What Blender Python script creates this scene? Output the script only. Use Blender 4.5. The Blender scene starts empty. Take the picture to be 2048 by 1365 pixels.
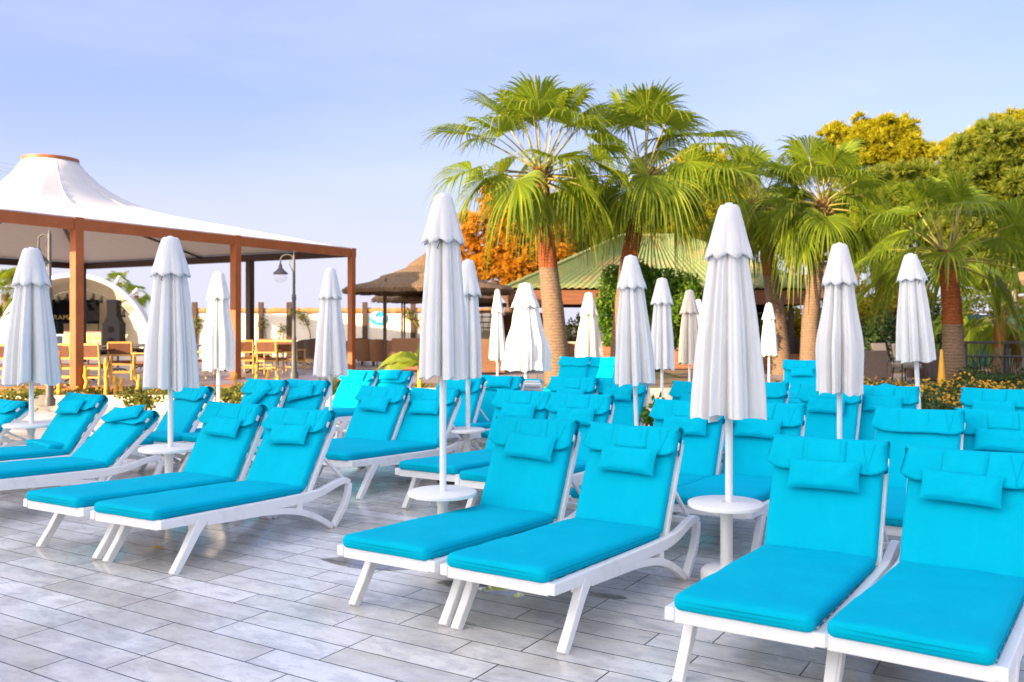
import bpy, math, random
from mathutils import Vector, Matrix, noise
sin, cos, pi, R = math.sin, math.cos, math.pi, math.radians
S = bpy.context.scene
COL = S.collection
rnd = random.Random(7)

# ------------------------------------------------------------------ camera numbers
F, CX, HY, HC = 1815.0, 1024.0, 648.0, 1.6      # focal length, centre and horizon in photo pixels; eye height
def P(px, py, Y):                                # photo pixel + distance -> point in the place
    return Vector(((px - CX) * Y / F, Y, HC + (HY - py) * Y / F))
def gd(py, z=0.0):                               # distance of a ground point seen at row py
    return (HC - z) * F / (py - HY)

# ------------------------------------------------------------------ objects
def tag(o, label=None, cat=None, group=None, kind=None):
    if label: o['label'] = label
    if cat: o['category'] = cat
    if group: o['group'] = group
    if kind: o['kind'] = kind
    return o
def thing(name, label, cat, loc=(0, 0, 0), rz=0.0, group=None):
    o = bpy.data.objects.new(name, None)
    o.empty_display_size = .1
    COL.objects.link(o)
    o.location = loc; o.rotation_euler = (0, 0, rz)
    return tag(o, label, cat, group)
def copy_tree(o, parent=None):
    c = o.copy(); COL.objects.link(c)
    if parent: c.parent = parent
    for ch in list(o.children): copy_tree(ch, c)
    return c

class MB:
    def __init__(s): s.v = []; s.f = []; s.m = []; s.cm = 0
    def add(s, vs, fs):
        b = len(s.v); s.v += [tuple(p) for p in vs]
        s.f += [tuple(i + b for i in q) for q in fs]; s.m += [s.cm] * len(fs)
        return s
    def box(s, c, d, rz=0.0, M=None):
        hx, hy, hz = d[0] / 2, d[1] / 2, d[2] / 2
        vs = [Vector((x * hx, y * hy, z * hz)) for z in (-1, 1) for y in (-1, 1) for x in (-1, 1)]
        if M is None: M = Matrix.Rotation(rz, 3, 'Z')
        c = Vector(c)
        return s.add([M @ p + c for p in vs], [(0, 2, 3, 1), (4, 5, 7, 6), (0, 1, 5, 4), (2, 6, 7, 3), (0, 4, 6, 2), (1, 3, 7, 5)])
    def tube(s, path, rad, n=8, cap=True):
        path = [Vector(p) for p in path]
        if not isinstance(rad, (list, tuple)): rad = [rad] * len(path)
        vs = []; fs = []; up = None
        for i, p in enumerate(path):
            t = (path[min(i + 1, len(path) - 1)] - path[max(i - 1, 0)]).normalized()
            if up is None: up = Vector((0, 0, 1)) if abs(t.z) < .9 else Vector((1, 0, 0))
            a = t.cross(up).normalized(); b = a.cross(t).normalized(); up = b
            for k in range(n):
                q = 2 * pi * k / n
                vs.append(p + (a * cos(q) + b * sin(q)) * rad[i])
        for i in range(len(path) - 1):
            for k in range(n):
                k2 = (k + 1) % n
                fs.append((i * n + k, i * n + k2, (i + 1) * n + k2, (i + 1) * n + k))
        if cap:
            fs.append(tuple(range(n - 1, -1, -1))); fs.append(tuple(range((len(path) - 1) * n, len(path) * n)))
        return s.add(vs, fs)
    def bar(s, a, b, w, h, up=(0, 0, 1)):
        a, b = Vector(a), Vector(b); t = (b - a)
        L = t.length; t.normalize(); up = Vector(up)
        if abs(t.dot(up)) > .95: up = Vector((1, 0, 0)) if abs(t.x) < .9 else Vector((0, 1, 0))
        x = t.cross(up).normalized(); z = x.cross(t).normalized()
        M = Matrix((x, t, z)).transposed()
        return s.box((a + b) / 2, (w, L, h), M=M)
    def lathe(s, prof, n=24, c=(0, 0, 0), fn=None):
        c = Vector(c); vs = []; fs = []
        for i, (r, z) in enumerate(prof):
            for k in range(n):
                q = 2 * pi * k / n
                rr, zz = (r, z) if fn is None else fn(i, q, r, z)
                vs.append(c + Vector((rr * cos(q), rr * sin(q), zz)))
        for i in range(len(prof) - 1):
            for k in range(n):
                k2 = (k + 1) % n
                fs.append((i * n + k, i * n + k2, (i + 1) * n + k2, (i + 1) * n + k))
        return s.add(vs, fs)
    def disc(s, z, r, n=24, c=(0, 0, 0), up=True):
        vs = [(c[0] + r * cos(2 * pi * k / n), c[1] + r * sin(2 * pi * k / n), c[2] + z) for k in range(n)]
        return s.add(vs, [tuple(range(n)) if up else tuple(range(n - 1, -1, -1))])
    def grid(s, fn, nu, nv, flip=False):
        vs = [fn(i / nu, j / nv) for j in range(nv + 1) for i in range(nu + 1)]
        w = nu + 1
        fs = [(j * w + i, j * w + i + 1, (j + 1) * w + i + 1, (j + 1) * w + i) for j in range(nv) for i in range(nu)]
        if flip: fs = [q[::-1] for q in fs]
        return s.add(vs, fs)
    def prism(s, poly, fa, fb):                   # polygon of (a, b) lifted by two functions to its two ends
        n = len(poly)
        return s.add([fa(p) for p in poly] + [fb(p) for p in poly],
                     [tuple(range(n - 1, -1, -1)), tuple(range(n, 2 * n))] + [(k, (k + 1) % n, n + (k + 1) % n, n + k) for k in range(n)])
    def sweep(s, rings, cap=True):
        n = len(rings[0]); vs = [p for r in rings for p in r]; fs = []
        for i in range(len(rings) - 1):
            for k in range(n):
                k2 = (k + 1) % n
                fs.append((i * n + k, i * n + k2, (i + 1) * n + k2, (i + 1) * n + k))
        if cap: fs += [tuple(range(n - 1, -1, -1)), tuple(range((len(rings) - 1) * n, len(rings) * n))]
        return s.add(vs, fs)
    def build(s, name, mats, parent=None, smooth=None, bevel=0.0, seg=2, solid=0.0):
        me = bpy.data.meshes.new(name)
        me.from_pydata(s.v, [], s.f)
        if not isinstance(mats, (list, tuple)): mats = [mats]
        for m in mats: me.materials.append(m)
        if len(mats) > 1: me.polygons.foreach_set('material_index', s.m)
        if smooth is not None:
            me.polygons.foreach_set('use_smooth', [True] * len(me.polygons))
            me.update()
            if smooth < 179: me.set_sharp_from_angle(angle=R(smooth))
        me.update()
        o = bpy.data.objects.new(name, me); COL.objects.link(o)
        if parent: o.parent = parent
        if solid:
            m = o.modifiers.new('solid', 'SOLIDIFY'); m.thickness = solid; m.offset = 0
        if bevel:
            m = o.modifiers.new('bevel', 'BEVEL'); m.width = bevel; m.segments = seg; m.limit_method = 'ANGLE'; m.angle_limit = R(35)
            m.harden_normals = False
        return o

# ------------------------------------------------------------------ materials
def lin(c): return tuple(((x / 255) / 12.92 if x / 255 <= .04045 else (((x / 255) + .055) / 1.055) ** 2.4) for x in c)
class NT:
    def __init__(s, name):
        s.mat = bpy.data.materials.new(name); s.mat.use_nodes = True
        s.t = s.mat.node_tree; s.n = s.t.nodes; s.l = s.t.links
        s.p = s.n['Principled BSDF']; s.out = s.n['Material Output']
    def new(s, ty, **kw):
        o = s.n.new(ty)
        for k, v in kw.items():
            if k in o.inputs.keys(): o.inputs[k].default_value = v
            else: setattr(o, k, v)
        return o
    def link(s, a, b): s.l.new(a, b)
    def noise(s, scale, detail=4, rough=.55, vec=None, dist=0.0):
        o = s.new('ShaderNodeTexNoise'); o.inputs['Scale'].default_value = scale
        o.inputs['Detail'].default_value = detail; o.inputs['Roughness'].default_value = rough; o.inputs['Distortion'].default_value = dist
        if vec is not None: s.link(vec, o.inputs['Vector'])
        return o.outputs['Fac']
    def ramp(s, fac, stops):
        o = s.new('ShaderNodeValToRGB'); e = o.color_ramp.elements
        while len(e) < len(stops): e.new(.5)
        for k, (p, c) in enumerate(stops):
            e[k].position = p; e[k].color = (*c, 1) if len(c) == 3 else c
        s.link(fac, o.inputs[0]); return o.outputs[0]
    def mix(s, fac, a, b, mode='MIX'):
        o = s.new('ShaderNodeMix'); o.data_type = 'RGBA'; o.blend_type = mode
        for v, i in ((fac, 0), (a, 6), (b, 7)):
            if hasattr(v, 'links'): s.link(v, o.inputs[i])
            else: o.inputs[i].default_value = v if i == 0 else (*v, 1)
        return o.outputs[2]
    def math(s, op, a, b=0.0):
        o = s.new('ShaderNodeMath'); o.operation = op
        for v, i in ((a, 0), (b, 1)):
            if hasattr(v, 'links'): s.link(v, o.inputs[i])
            else: o.inputs[i].default_value = v
        return o.outputs[0]
    def coord(s, which='Object'): return s.new('ShaderNodeTexCoord').outputs[which]
    def mapping(s, vec, scale=(1, 1, 1), rot=(0, 0, 0), loc=(0, 0, 0)):
        o = s.new('ShaderNodeMapping'); s.link(vec, o.inputs[0])
        o.inputs[1].default_value = loc; o.inputs[2].default_value = rot; o.inputs[3].default_value = scale
        return o.outputs[0]
    def bump(s, h, strength=.3, dist=.01):
        o = s.new('ShaderNodeBump'); o.inputs['Strength'].default_value = strength; o.inputs['Distance'].default_value = dist
        s.link(h, o.inputs['Height']); s.link(o.outputs[0], s.p.inputs['Normal'])
    def base(s, c):
        if hasattr(c, 'links'): s.link(c, s.p.inputs['Base Color'])
        else: s.p.inputs['Base Color'].default_value = (*c, 1)
    def rough(s, r):
        if hasattr(r, 'links'): s.link(r, s.p.inputs['Roughness'])
        else: s.p.inputs['Roughness'].default_value = r

def simple(name, c, rough=.6, var=.12, scale=6.0, bump=0.0, bscale=60.0, metal=0.0, spec=.5, stretch=(1, 1, 1)):
    t = NT(name); v = t.mapping(t.coord(), stretch)
    n = t.noise(scale, 5, .6, v)
    a = tuple(x * (1 - var) for x in c); b = tuple(min(1, x * (1 + var)) for x in c)
    t.base(t.ramp(n, [(.3, a), (.7, b)])); t.rough(rough)
    t.p.inputs['Metallic'].default_value = metal; t.p.inputs['Specular IOR Level'].default_value = spec
    if bump: t.bump(t.noise(bscale, 4, .6, v), bump, .01)
    return t.mat

def leafy(name, dark, mid, light, trans=.35, rough=.5, zgrad=None):
    t = NT(name)
    g = t.new('ShaderNodeNewGeometry')
    c = t.ramp(g.outputs['Random Per Island'], [(.0, dark), (.5, mid), (1.0, light)])
    big = t.noise(.9, 3, .6, t.coord())
    c = t.mix(t.math('MULTIPLY', big, .35), c, dark)
    t.base(c); t.rough(rough); t.p.inputs['Specular IOR Level'].default_value = .35
    tr = t.new('ShaderNodeBsdfTranslucent'); t.link(t.mix(.5, c, light), tr.inputs[0])
    m = t.new('ShaderNodeMixShader'); m.inputs[0].default_value = trans
    t.link(t.p.outputs[0], m.inputs[1]); t.link(tr.outputs[0], m.inputs[2]); t.link(m.outputs[0], t.out.inputs[0])
    return t.mat

def cloth(name, c, weave=900.0, trans=0.0, dirt=None, var=.05, wrinkle=.25, sheen=.12, spec=.2):
    t = NT(name); co = t.coord()
    n = t.noise(3.0, 5, .6, co)
    a = tuple(x * (1 - var) for x in c); b = tuple(min(1, x * (1 + var)) for x in c)
    col = t.ramp(n, [(.3, a), (.7, b)])
    if dirt:
        d = t.noise(2.2, 6, .7, t.mapping(co, (3, 3, .8)))
        col = t.mix(t.ramp(d, [(.5, (0, 0, 0)), (.8, (.6, .6, .6))]), col, dirt)
    t.base(col); t.rough(.85); t.p.inputs['Specular IOR Level'].default_value = spec
    t.p.inputs['Sheen Weight'].default_value = sheen
    w = t.math('ADD', t.math('MULTIPLY', t.noise(weave, 2, .5, co), .15), t.noise(9, 4, .6, co))
    t.bump(w, wrinkle, .012)
    if trans:
        tr = t.new('ShaderNodeBsdfTranslucent'); t.link(col, tr.inputs[0])
        m = t.new('ShaderNodeMixShader'); m.inputs[0].default_value = trans
        t.link(t.p.outputs[0], m.inputs[1]); t.link(tr.outputs[0], m.inputs[2]); t.link(m.outputs[0], t.out.inputs[0])
    return t.mat

M = {}
M['turq'] = cloth('turquoise_canvas', (.0, .43, .59), wrinkle=.5, sheen=0, spec=.04, dirt=(.005, .48, .64))
M['turq_seam'] = cloth('turquoise_piping', (.0, .30, .43), sheen=0, spec=.04)
def scuffed(name, c, rough):
    t = NT(name); co = t.coord(); n = t.noise(5, 6, .7, co); f = t.noise(22, 5, .7, co)
    col = t.mix(t.ramp(n, [(.52, (0, 0, 0)), (.78, (.55, .55, .55))]), c, (.58, .54, .48))
    col = t.mix(t.ramp(f, [(.62, (0, 0, 0)), (.76, (.5, .5, .5))]), col, (.50, .47, .43))
    t.base(col); t.rough(t.ramp(n, [(.3, (rough, rough, rough)), (.8, (rough + .25,) * 3)])); t.bump(f, .05, .004)
    return t.mat
M['plastic'] = scuffed('white_resin', (.83, .83, .82), .36)
M['metalwhite'] = simple('white_enamel', (.78, .78, .77), .35, .05, 5)
M['table'] = scuffed('white_table_plastic', (.79, .78, .75), .42)
M['parasol'] = cloth('parasol_canvas', (.825, .815, .80), dirt=(.74, .71, .66), trans=.12, wrinkle=.35)
M['parasol_cream'] = cloth('aged_parasol_canvas', (.68, .62, .53), dirt=(.5, .45, .38), trans=.12, wrinkle=.35)
M['label'] = simple('label_white', (.8, .8, .8), .6, .03)
M['black'] = simple('black_plastic', (.02, .022, .025), .5, .2)
M['tent'] = cloth('tent_membrane', (.72, .69, .655), weave=300, trans=.1, var=.03, wrinkle=.1)
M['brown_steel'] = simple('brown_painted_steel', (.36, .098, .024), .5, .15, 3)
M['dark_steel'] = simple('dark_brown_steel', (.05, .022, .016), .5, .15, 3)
M['lamp_steel'] = simple('grey_lamp_steel', (.09, .085, .075), .5, .15, 9)
M['dome'] = simple('white_shell_plaster', (.80, .72, .58), .7, .05, 2)
M['dark_panel'] = simple('black_stage_cloth', (.007, .007, .010), .9, .3, spec=.05)
M['speaker'] = simple('dark_grey_speaker', (.012, .013, .018), .8, .2, 30, spec=.1)
M['gold'] = simple('gold_lettering', (.55, .42, .12), .5, .1)
M['beech'] = simple('yellow_wood', (.62, .36, .075), .5, .18, 8, stretch=(1, 1, 6))
M['chair_back'] = simple('brown_woven_back', (.16, .055, .022), .7, .2, 20)
M['dark_metal'] = simple('black_iron', (.02, .02, .022), .5, .2)
M['tabletop_dark'] = simple('dark_table_top', (.06, .05, .065), .35, .2)
M['wall_cream'] = simple('cream_plaster', (.72, .66, .55), .9, .06, 2, .2, 20)
M['reed'] = simple('reed_thatch', (.42, .20, .07), .9, .35, 30, .6, 60, stretch=(1, 1, .3))
M['thatch'] = simple('dry_straw_thatch', (.20, .135, .085), .95, .5, 34, 1.0, 70, stretch=(1, 1, .25))
def thatch_mat():
    t = NT('straw_thatch'); co = t.coord(); sp = t.new('ShaderNodeSeparateXYZ'); t.link(co, sp.inputs[0])
    an = t.math('ARCTAN2', sp.outputs[1], sp.outputs[0]); cb = t.new('ShaderNodeCombineXYZ')
    rad = t.math('SQRT', t.math('ADD', t.math('MULTIPLY', sp.outputs[0], sp.outputs[0]), t.math('MULTIPLY', sp.outputs[1], sp.outputs[1])))
    t.link(t.math('MULTIPLY', an, 22.0), cb.inputs[0]); t.link(t.math('MULTIPLY', rad, 2.2), cb.inputs[1]); t.link(sp.outputs[2], cb.inputs[2])
    n = t.noise(3.0, 6, .75, cb.outputs[0]); p = t.noise(1.7, 4, .6, co)
    c = t.ramp(n, [(.30, (.085, .052, .032)), (.48, (.25, .165, .095)), (.70, (.46, .31, .175))])
    t.base(t.mix(t.math('MULTIPLY', p, .5), c, (.12, .085, .06))); t.rough(.95); t.p.inputs['Specular IOR Level'].default_value = .15; t.bump(n, 1.0, .05)
    return t.mat
M['thatch'] = thatch_mat()
M['log'] = simple('dark_log', (.07, .04, .025), .9, .3, 12, .5)
M['rope'] = simple('grey_brown_pole', (.09, .06, .045), .9, .3, 20)
M['wicker'] = simple('brown_wicker', (.23, .11, .055), .8, .3, 50, .8, 120)
M['wicker_dark'] = simple('dark_wicker', (.085, .055, .045), .8, .3, 50, .8, 120)
M['taupe'] = simple('taupe_wicker', (.16, .115, .095), .8, .2, 40, .6, 120)
M['sling'] = simple('grey_sling', (.30, .26, .24), .8, .12, 40)
M['cushion_grey'] = cloth('grey_seat_cushion', (.42, .37, .31))
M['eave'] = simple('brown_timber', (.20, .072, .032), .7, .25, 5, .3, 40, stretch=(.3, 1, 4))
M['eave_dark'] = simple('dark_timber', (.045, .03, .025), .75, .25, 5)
M['brick'] = None
M['yellow'] = simple('yellow_plastic', (.75, .40, .02), .5, .08)
M['stake'] = simple('yellow_weathered_wood', (.66, .36, .05), .85, .3, 14, .6, 40)
M['soil'] = simple('dry_soil', (.20, .145, .085), .95, .35, 5, .8, 25)
M['grassy'] = simple('rough_ground', (.08, .085, .035), .95, .4, 3, .8, 25)
M['blue_sign'] = simple('blue_sign', (.02, .30, .55), .5, .05)
M['screen'] = simple('dark_screen', (.02, .03, .05), .15, .1)
M['wood_low'] = simple('low_wall_render', (.70, .60, .42), .9, .12, 4, .3, 30)
M['fencegreen'] = simple('green_wind_mesh', (.025, .10, .085), .8, .2, 8)
M['pole_cream'] = simple('cream_post', (.55, .48, .34), .7, .15)
M['lantern'] = simple('cream_lantern_glass', (.75, .48, .22), .4, .05)
M['wire'] = simple('cable_grey', (.15, .16, .2), .6, .1)
M['concrete'] = simple('hotel_render', (.72, .69, .64), .9, .06, 1.2)

M['frond'] = leafy('palm_leaf_green', (.10, .165, .01), (.205, .30, .016), (.40, .43, .03), .48, .45)
M['frond_old'] = leafy('palm_leaf_dry', (.12, .075, .02), (.22, .14, .04), (.32, .22, .08), .3, .6)
M['petiole'] = simple('palm_petiole', (.30, .26, .06), .5, .3, 8)
M['pine_dark'] = leafy('pine_dark_green', (.08, .12, .014), (.20, .25, .022), (.36, .38, .035), .45)
M['pine_lit'] = leafy('pine_sunlit_yellow', (.20, .20, .008), (.44, .41, .012), (.64, .56, .02), .45)  # pine foliage with the low sun's yellow put into the leaf colour
M['rust'] = leafy('rusty_conifer', (.36, .14, .008), (.68, .32, .018), (.82, .46, .04), .42)
M['bush'] = leafy('bright_green_bush', (.05, .12, .008), (.11, .24, .015), (.22, .36, .03), .4)
M['hedge_y'] = leafy('yellow_green_hedge', (.16, .14, .006), (.38, .31, .012), (.58, .46, .02), .35)
M['hedge_d'] = leafy('dark_green_hedge', (.025, .06, .015), (.05, .10, .025), (.10, .16, .04), .3)
M['shrub_y'] = leafy('light_green_shrub', (.06, .09, .01), (.16, .19, .02), (.34, .30, .04), .35)
M['flower'] = leafy('yellow_flowers', (.5, .22, .01), (.65, .36, .015), (.75, .48, .03), .2)
M['banana'] = leafy('banana_leaf', (.10, .16, .01), (.22, .28, .02), (.34, .36, .03), .4)
M['leaf_base'] = simple('palm_leaf_base', (.22, .15, .05), .8, .5, 9, .4, 30)
M['bark'] = simple('grey_brown_bark', (.12, .075, .05), .95, .3, 8, .8, 30)
M['stem'] = simple('vine_stem', (.22, .15, .08), .9, .3, 12)

def palm_trunk_mat():
    t = NT('palm_trunk'); co = t.coord()
    sep = t.new('ShaderNodeSeparateXYZ'); t.link(co, sep.inputs[0])
    wob = t.math('ADD', sep.outputs[2], t.math('MULTIPLY', t.noise(2.5, 3, .5, co), .12))
    band = t.new('ShaderNodeTexWave'); band.wave_type = 'BANDS'; band.bands_direction = 'Z'
    band.inputs['Scale'].default_value = 4.2; band.inputs['Distortion'].default_value = 3.0; band.inputs['Detail'].default_value = 3; band.inputs['Detail Scale'].default_value = 2.5
    t.link(co, band.inputs['Vector'])
    fine = t.noise(14, 6, .7, t.mapping(co, (1, 1, 3)))
    old = t.ramp(fine, [(.28, (.10, .06, .036)), (.5, (.215, .14, .085)), (.75, (.32, .22, .14))])
    old = t.mix(t.math('MULTIPLY', band.outputs['Fac'], .3), old, (.15, .095, .065))
    new = t.ramp(fine, [(.3, (.13, .03, .008)), (.55, (.29, .075, .016)), (.8, (.42, .14, .035))])
    att = t.new('ShaderNodeAttribute'); att.attribute_type = 'OBJECT'; att.attribute_name = 'peel'
    sel = t.math('GREATER_THAN', wob, att.outputs['Fac'])
    t.base(t.mix(sel, old, new)); t.rough(.85)
    h = t.math('ADD', t.math('MULTIPLY', band.outputs['Fac'], .6), fine)
    t.bump(h, .7, .03)
    return t.mat
M['trunk'] = palm_trunk_mat()

def deck_mat():
    t = NT('marble_plank_paving'); co = t.coord()
    v = t.mapping(co, rot=(0, 0, R(31.5)))
    b = t.new('ShaderNodeTexBrick'); b.offset = .37; b.offset_frequency = 3; b.squash = 1.0
    b.inputs['Scale'].default_value = 1; b.inputs['Mortar Size'].default_value = .0044; b.inputs['Mortar Smooth'].default_value = .25
    b.inputs['Bias'].default_value = 0; b.inputs['Brick Width'].default_value = .76; b.inputs['Row Height'].default_value = .2
    b.inputs['Color1'].default_value = (0, 0, 0, 1); b.inputs['Color2'].default_value = (1, 1, 1, 1); b.inputs['Mortar'].default_value = (.5, .5, .5, 1)
    t.link(v, b.inputs['Vector'])
    # a random vector for each slab, so that the veins break at the joints
    off = t.new('ShaderNodeVectorMath'); off.operation = 'MULTIPLY_ADD'; off.inputs[1].default_value = (37, 19, 53)
    t.link(b.outputs['Color'], off.inputs[0]); t.link(v, off.inputs[2])
    vv = t.mapping(off.outputs[0], (1.0, 2.6, 1), rot=(0, 0, .5))
    vs = t.mapping(off.outputs[0], (1.8, 4.4, 1), rot=(0, 0, .95))
    vein = t.noise(2.4, 9, .68, vs, .7); soft = t.noise(2.1, 6, .65, vv, .4); fine = t.noise(9, 7, .7, vs, .5)
    slab = t.ramp(b.outputs['Color'], [(.0, (.55, .515, .46)), (.2, (.68, .65, .60)), (.4, (.76, .745, .72)), (.6, (.78, .75, .69)), (.8, (.75, .745, .74)), (1.0, (.86, .85, .83))])
    c = t.mix(t.ramp(vein, [(.46, (0, 0, 0)), (.57, (.42, .42, .42)), (.70, (.85, .85, .85))]), slab, (.42, .42, .455))
    c = t.mix(t.ramp(soft, [(.46, (0, 0, 0)), (.74, (.6, .6, .6))]), c, (.80, .80, .82))
    c = t.mix(t.ramp(fine, [(.54, (0, 0, 0)), (.70, (.5, .5, .5))]), c, (.38, .375, .38))
    dirt = t.noise(.75, 6, .65, co)
    c = t.mix(t.ramp(dirt, [(.48, (0, 0, 0)), (.58, (.36, .36, .36)), (.72, (.72, .72, .72))]), c, (.31, .275, .235))
    c = t.mix(b.outputs['Fac'], c, (.055, .055, .06))
    spots = t.noise(38, 2, .5, co)
    c = t.mix(t.ramp(spots, [(.72, (0, 0, 0)), (.76, (.5, .5, .5))]), c, (.2, .18, .16))
    t.base(c)
    wet = t.noise(.55, 5, .6, t.mapping(co, loc=(3.1, 7.7, 0)))
    t.base(t.mix(t.ramp(wet, [(.50, (0, 0, 0)), (.60, (.8, .8, .8))]), c, t.mix(1.0, c, (.74, .71, .67), 'MULTIPLY')))
    t.rough(t.ramp(wet, [(.40, (.40, .40, .40)), (.58, (.13, .13, .13))]))
    h = t.math('SUBTRACT', t.math('MULTIPLY', t.noise(9, 5, .6, vv), .12), b.outputs['Fac'])
    t.bump(h, .35, .004)
    return t.mat
M['deck'] = deck_mat()

def brick_mat():
    t = NT('red_brick'); co = t.coord()
    b = t.new('ShaderNodeTexBrick'); b.inputs['Scale'].default_value = 1
    b.inputs['Brick Width'].default_value = .24; b.inputs['Row Height'].default_value = .075; b.inputs['Mortar Size'].default_value = .006
    b.inputs['Color1'].default_value = (.26, .085, .035, 1); b.inputs['Color2'].default_value = (.36, .14, .05, 1); b.inputs['Mortar'].default_value = (.3, .25, .2, 1)
    sw = t.new('ShaderNodeSeparateXYZ'); t.link(co, sw.inputs[0]); cb = t.new('ShaderNodeCombineXYZ')
    t.link(t.math('ADD', sw.outputs[0], sw.outputs[1]), cb.inputs[0]); t.link(sw.outputs[2], cb.inputs[1]); t.link(cb.outputs[0], b.inputs['Vector'])
    t.base(b.outputs['Color']); t.rough(.9); t.bump(b.outputs['Fac'], -.3, .01)
    return t.mat
M['brick'] = brick_mat()

def tile_mat():
    t = NT('terrace_tiles'); co = t.coord()
    b = t.new('ShaderNodeTexBrick'); b.offset = .0; b.inputs['Scale'].default_value = 1
    b.inputs['Brick Width'].default_value = .4; b.inputs['Row Height'].default_value = .4; b.inputs['Mortar Size'].default_value = .006
    b.inputs['Color1'].default_value = (.27, .24, .26, 1); b.inputs['Color2'].default_value = (.35, .31, .33, 1); b.inputs['Mortar'].default_value = (.12, .1, .1, 1)
    t.link(t.mapping(co, rot=(0, 0, .5)), b.inputs['Vector'])
    t.base(t.mix(t.math('MULTIPLY', t.noise(2, 5, .6, co), .4), b.outputs['Color'], (.2, .15, .12))); t.rough(.4)
    return t.mat
M['tiles'] = tile_mat()

def roof_mat():
    t = NT('green_sheet_roof'); co = t.coord()
    n = t.noise(1.2, 6, .65, co); f = t.noise(12, 5, .6, co)
    c = t.ramp(f, [(.3, (.125, .17, .062)), (.7, (.185, .235, .082))])
    c = t.mix(t.ramp(n, [(.5, (0, 0, 0)), (.68, (.8, .8, .8))]), c, (.30, .21, .09))
    t.base(c); t.rough(.65)
    return t.mat
M['roof'] = roof_mat()

def poster_mat():
    t = NT('bright_poster'); co = t.coord('Generated')
    n = t.noise(2.6, 3, .5, co)
    t.base(t.ramp(n, [(.35, (.75, .5, .03)), (.5, (.8, .62, .25)), (.58, (.65, .12, .06)), (.7, (.1, .25, .45))])); t.rough(.4)
    return t.mat
M['poster'] = poster_mat()
def glass_mat():
    t = NT('lamp_glass'); t.base((.9, .9, .92)); t.rough(.08)
    tr = t.new('ShaderNodeBsdfTransparent'); m = t.new('ShaderNodeMixShader'); m.inputs[0].default_value = .18
    t.link(tr.outputs[0], m.inputs[1]); t.link(t.p.outputs[0], m.inputs[2]); t.link(m.outputs[0], t.out.inputs[0])
    return t.mat
M['glass'] = glass_mat()
def water_mat():
    t = NT('puddle_water'); t.base((.05, .05, .05)); t.rough(.02); t.p.inputs['Specular IOR Level'].default_value = .8
    t.bump(t.noise(14, 3, .5, t.coord()), .06, .01)
    tr = t.new('ShaderNodeBsdfTransparent'); tr.inputs[0].default_value = (.80, .78, .75, 1)
    fr = t.new('ShaderNodeFresnel'); fr.inputs[0].default_value = 1.45
    m = t.new('ShaderNodeMixShader'); t.link(t.math('MULTIPLY', fr.outputs[0], 1.1), m.inputs[0])
    g = t.new('ShaderNodeBsdfGlossy'); g.inputs['Roughness'].default_value = .03
    t.link(tr.outputs[0], m.inputs[1]); t.link(g.outputs[0], m.inputs[2]); t.link(m.outputs[0], t.out.inputs[0])
    return t.mat
M['water'] = water_mat()

# ------------------------------------------------------------------ light and sky
SUN_AZ, SUN_EL = R(228.6), R(14)
w = bpy.data.worlds.new('World'); S.world = w; w.use_nodes = True
to_sun_h = (sin(SUN_AZ), cos(SUN_AZ))
wn = w.node_tree.nodes; wl = w.node_tree.links
bg = wn['Background']; sk = wn.new('ShaderNodeTexSky'); sk.sky_type = 'NISHITA'; sk.sun_disc = False
sk.sun_elevation = SUN_EL; sk.sun_rotation = SUN_AZ; sk.air_density = 1.0; sk.dust_density = 1.0; sk.ozone_density = 2.5; sk.altitude = 0
# thin high cloud veil
tc = wn.new('ShaderNodeTexCoord'); mp = wn.new('ShaderNodeMapping'); mp.inputs[3].default_value = (1.3, 1.3, 5.5)
wl.new(tc.outputs['Generated'], mp.inputs[0])
nz = wn.new('ShaderNodeTexNoise'); nz.inputs['Scale'].default_value = 1.6; nz.inputs['Detail'].default_value = 6; nz.inputs['Roughness'].default_value = .5
wl.new(mp.outputs[0], nz.inputs['Vector'])
rp = wn.new('ShaderNodeValToRGB'); rp.color_ramp.elements[0].position = .42; rp.color_ramp.elements[1].position = .80
rp.color_ramp.elements[0].color = (0, 0, 0, 1); rp.color_ramp.elements[1].color = (.48, .48, .48, 1)
wl.new(nz.outputs['Fac'], rp.inputs[0])
tint = wn.new('ShaderNodeMix'); tint.data_type = 'RGBA'; tint.blend_type = 'MULTIPLY'; tint.inputs[0].default_value = 1
tint.inputs[7].default_value = (1.0, .772, .965, 1); wl.new(sk.outputs[0], tint.inputs[6])
def wmath(op, a, b):
    o = wn.new('ShaderNodeMath'); o.operation = op
    for v, i in ((a, 0), (b, 1)):
        if hasattr(v, 'links'): wl.new(v, o.inputs[i])
        else: o.inputs[i].default_value = v
    return o.outputs[0]
def wmix(fac, a, b):
    o = wn.new('ShaderNodeMix'); o.data_type = 'RGBA'
    for v, i in ((fac, 0), (a, 6), (b, 7)):
        if hasattr(v, 'links'): wl.new(v, o.inputs[i])
        else: o.inputs[i].default_value = (*v, 1) if i else v
    return o.outputs[2]
cl = wmix(rp.outputs[0], wmix(.55, tint.outputs[2], (1.36, 1.72, 3.1)), (2.6, 2.7, 3.35))
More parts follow.
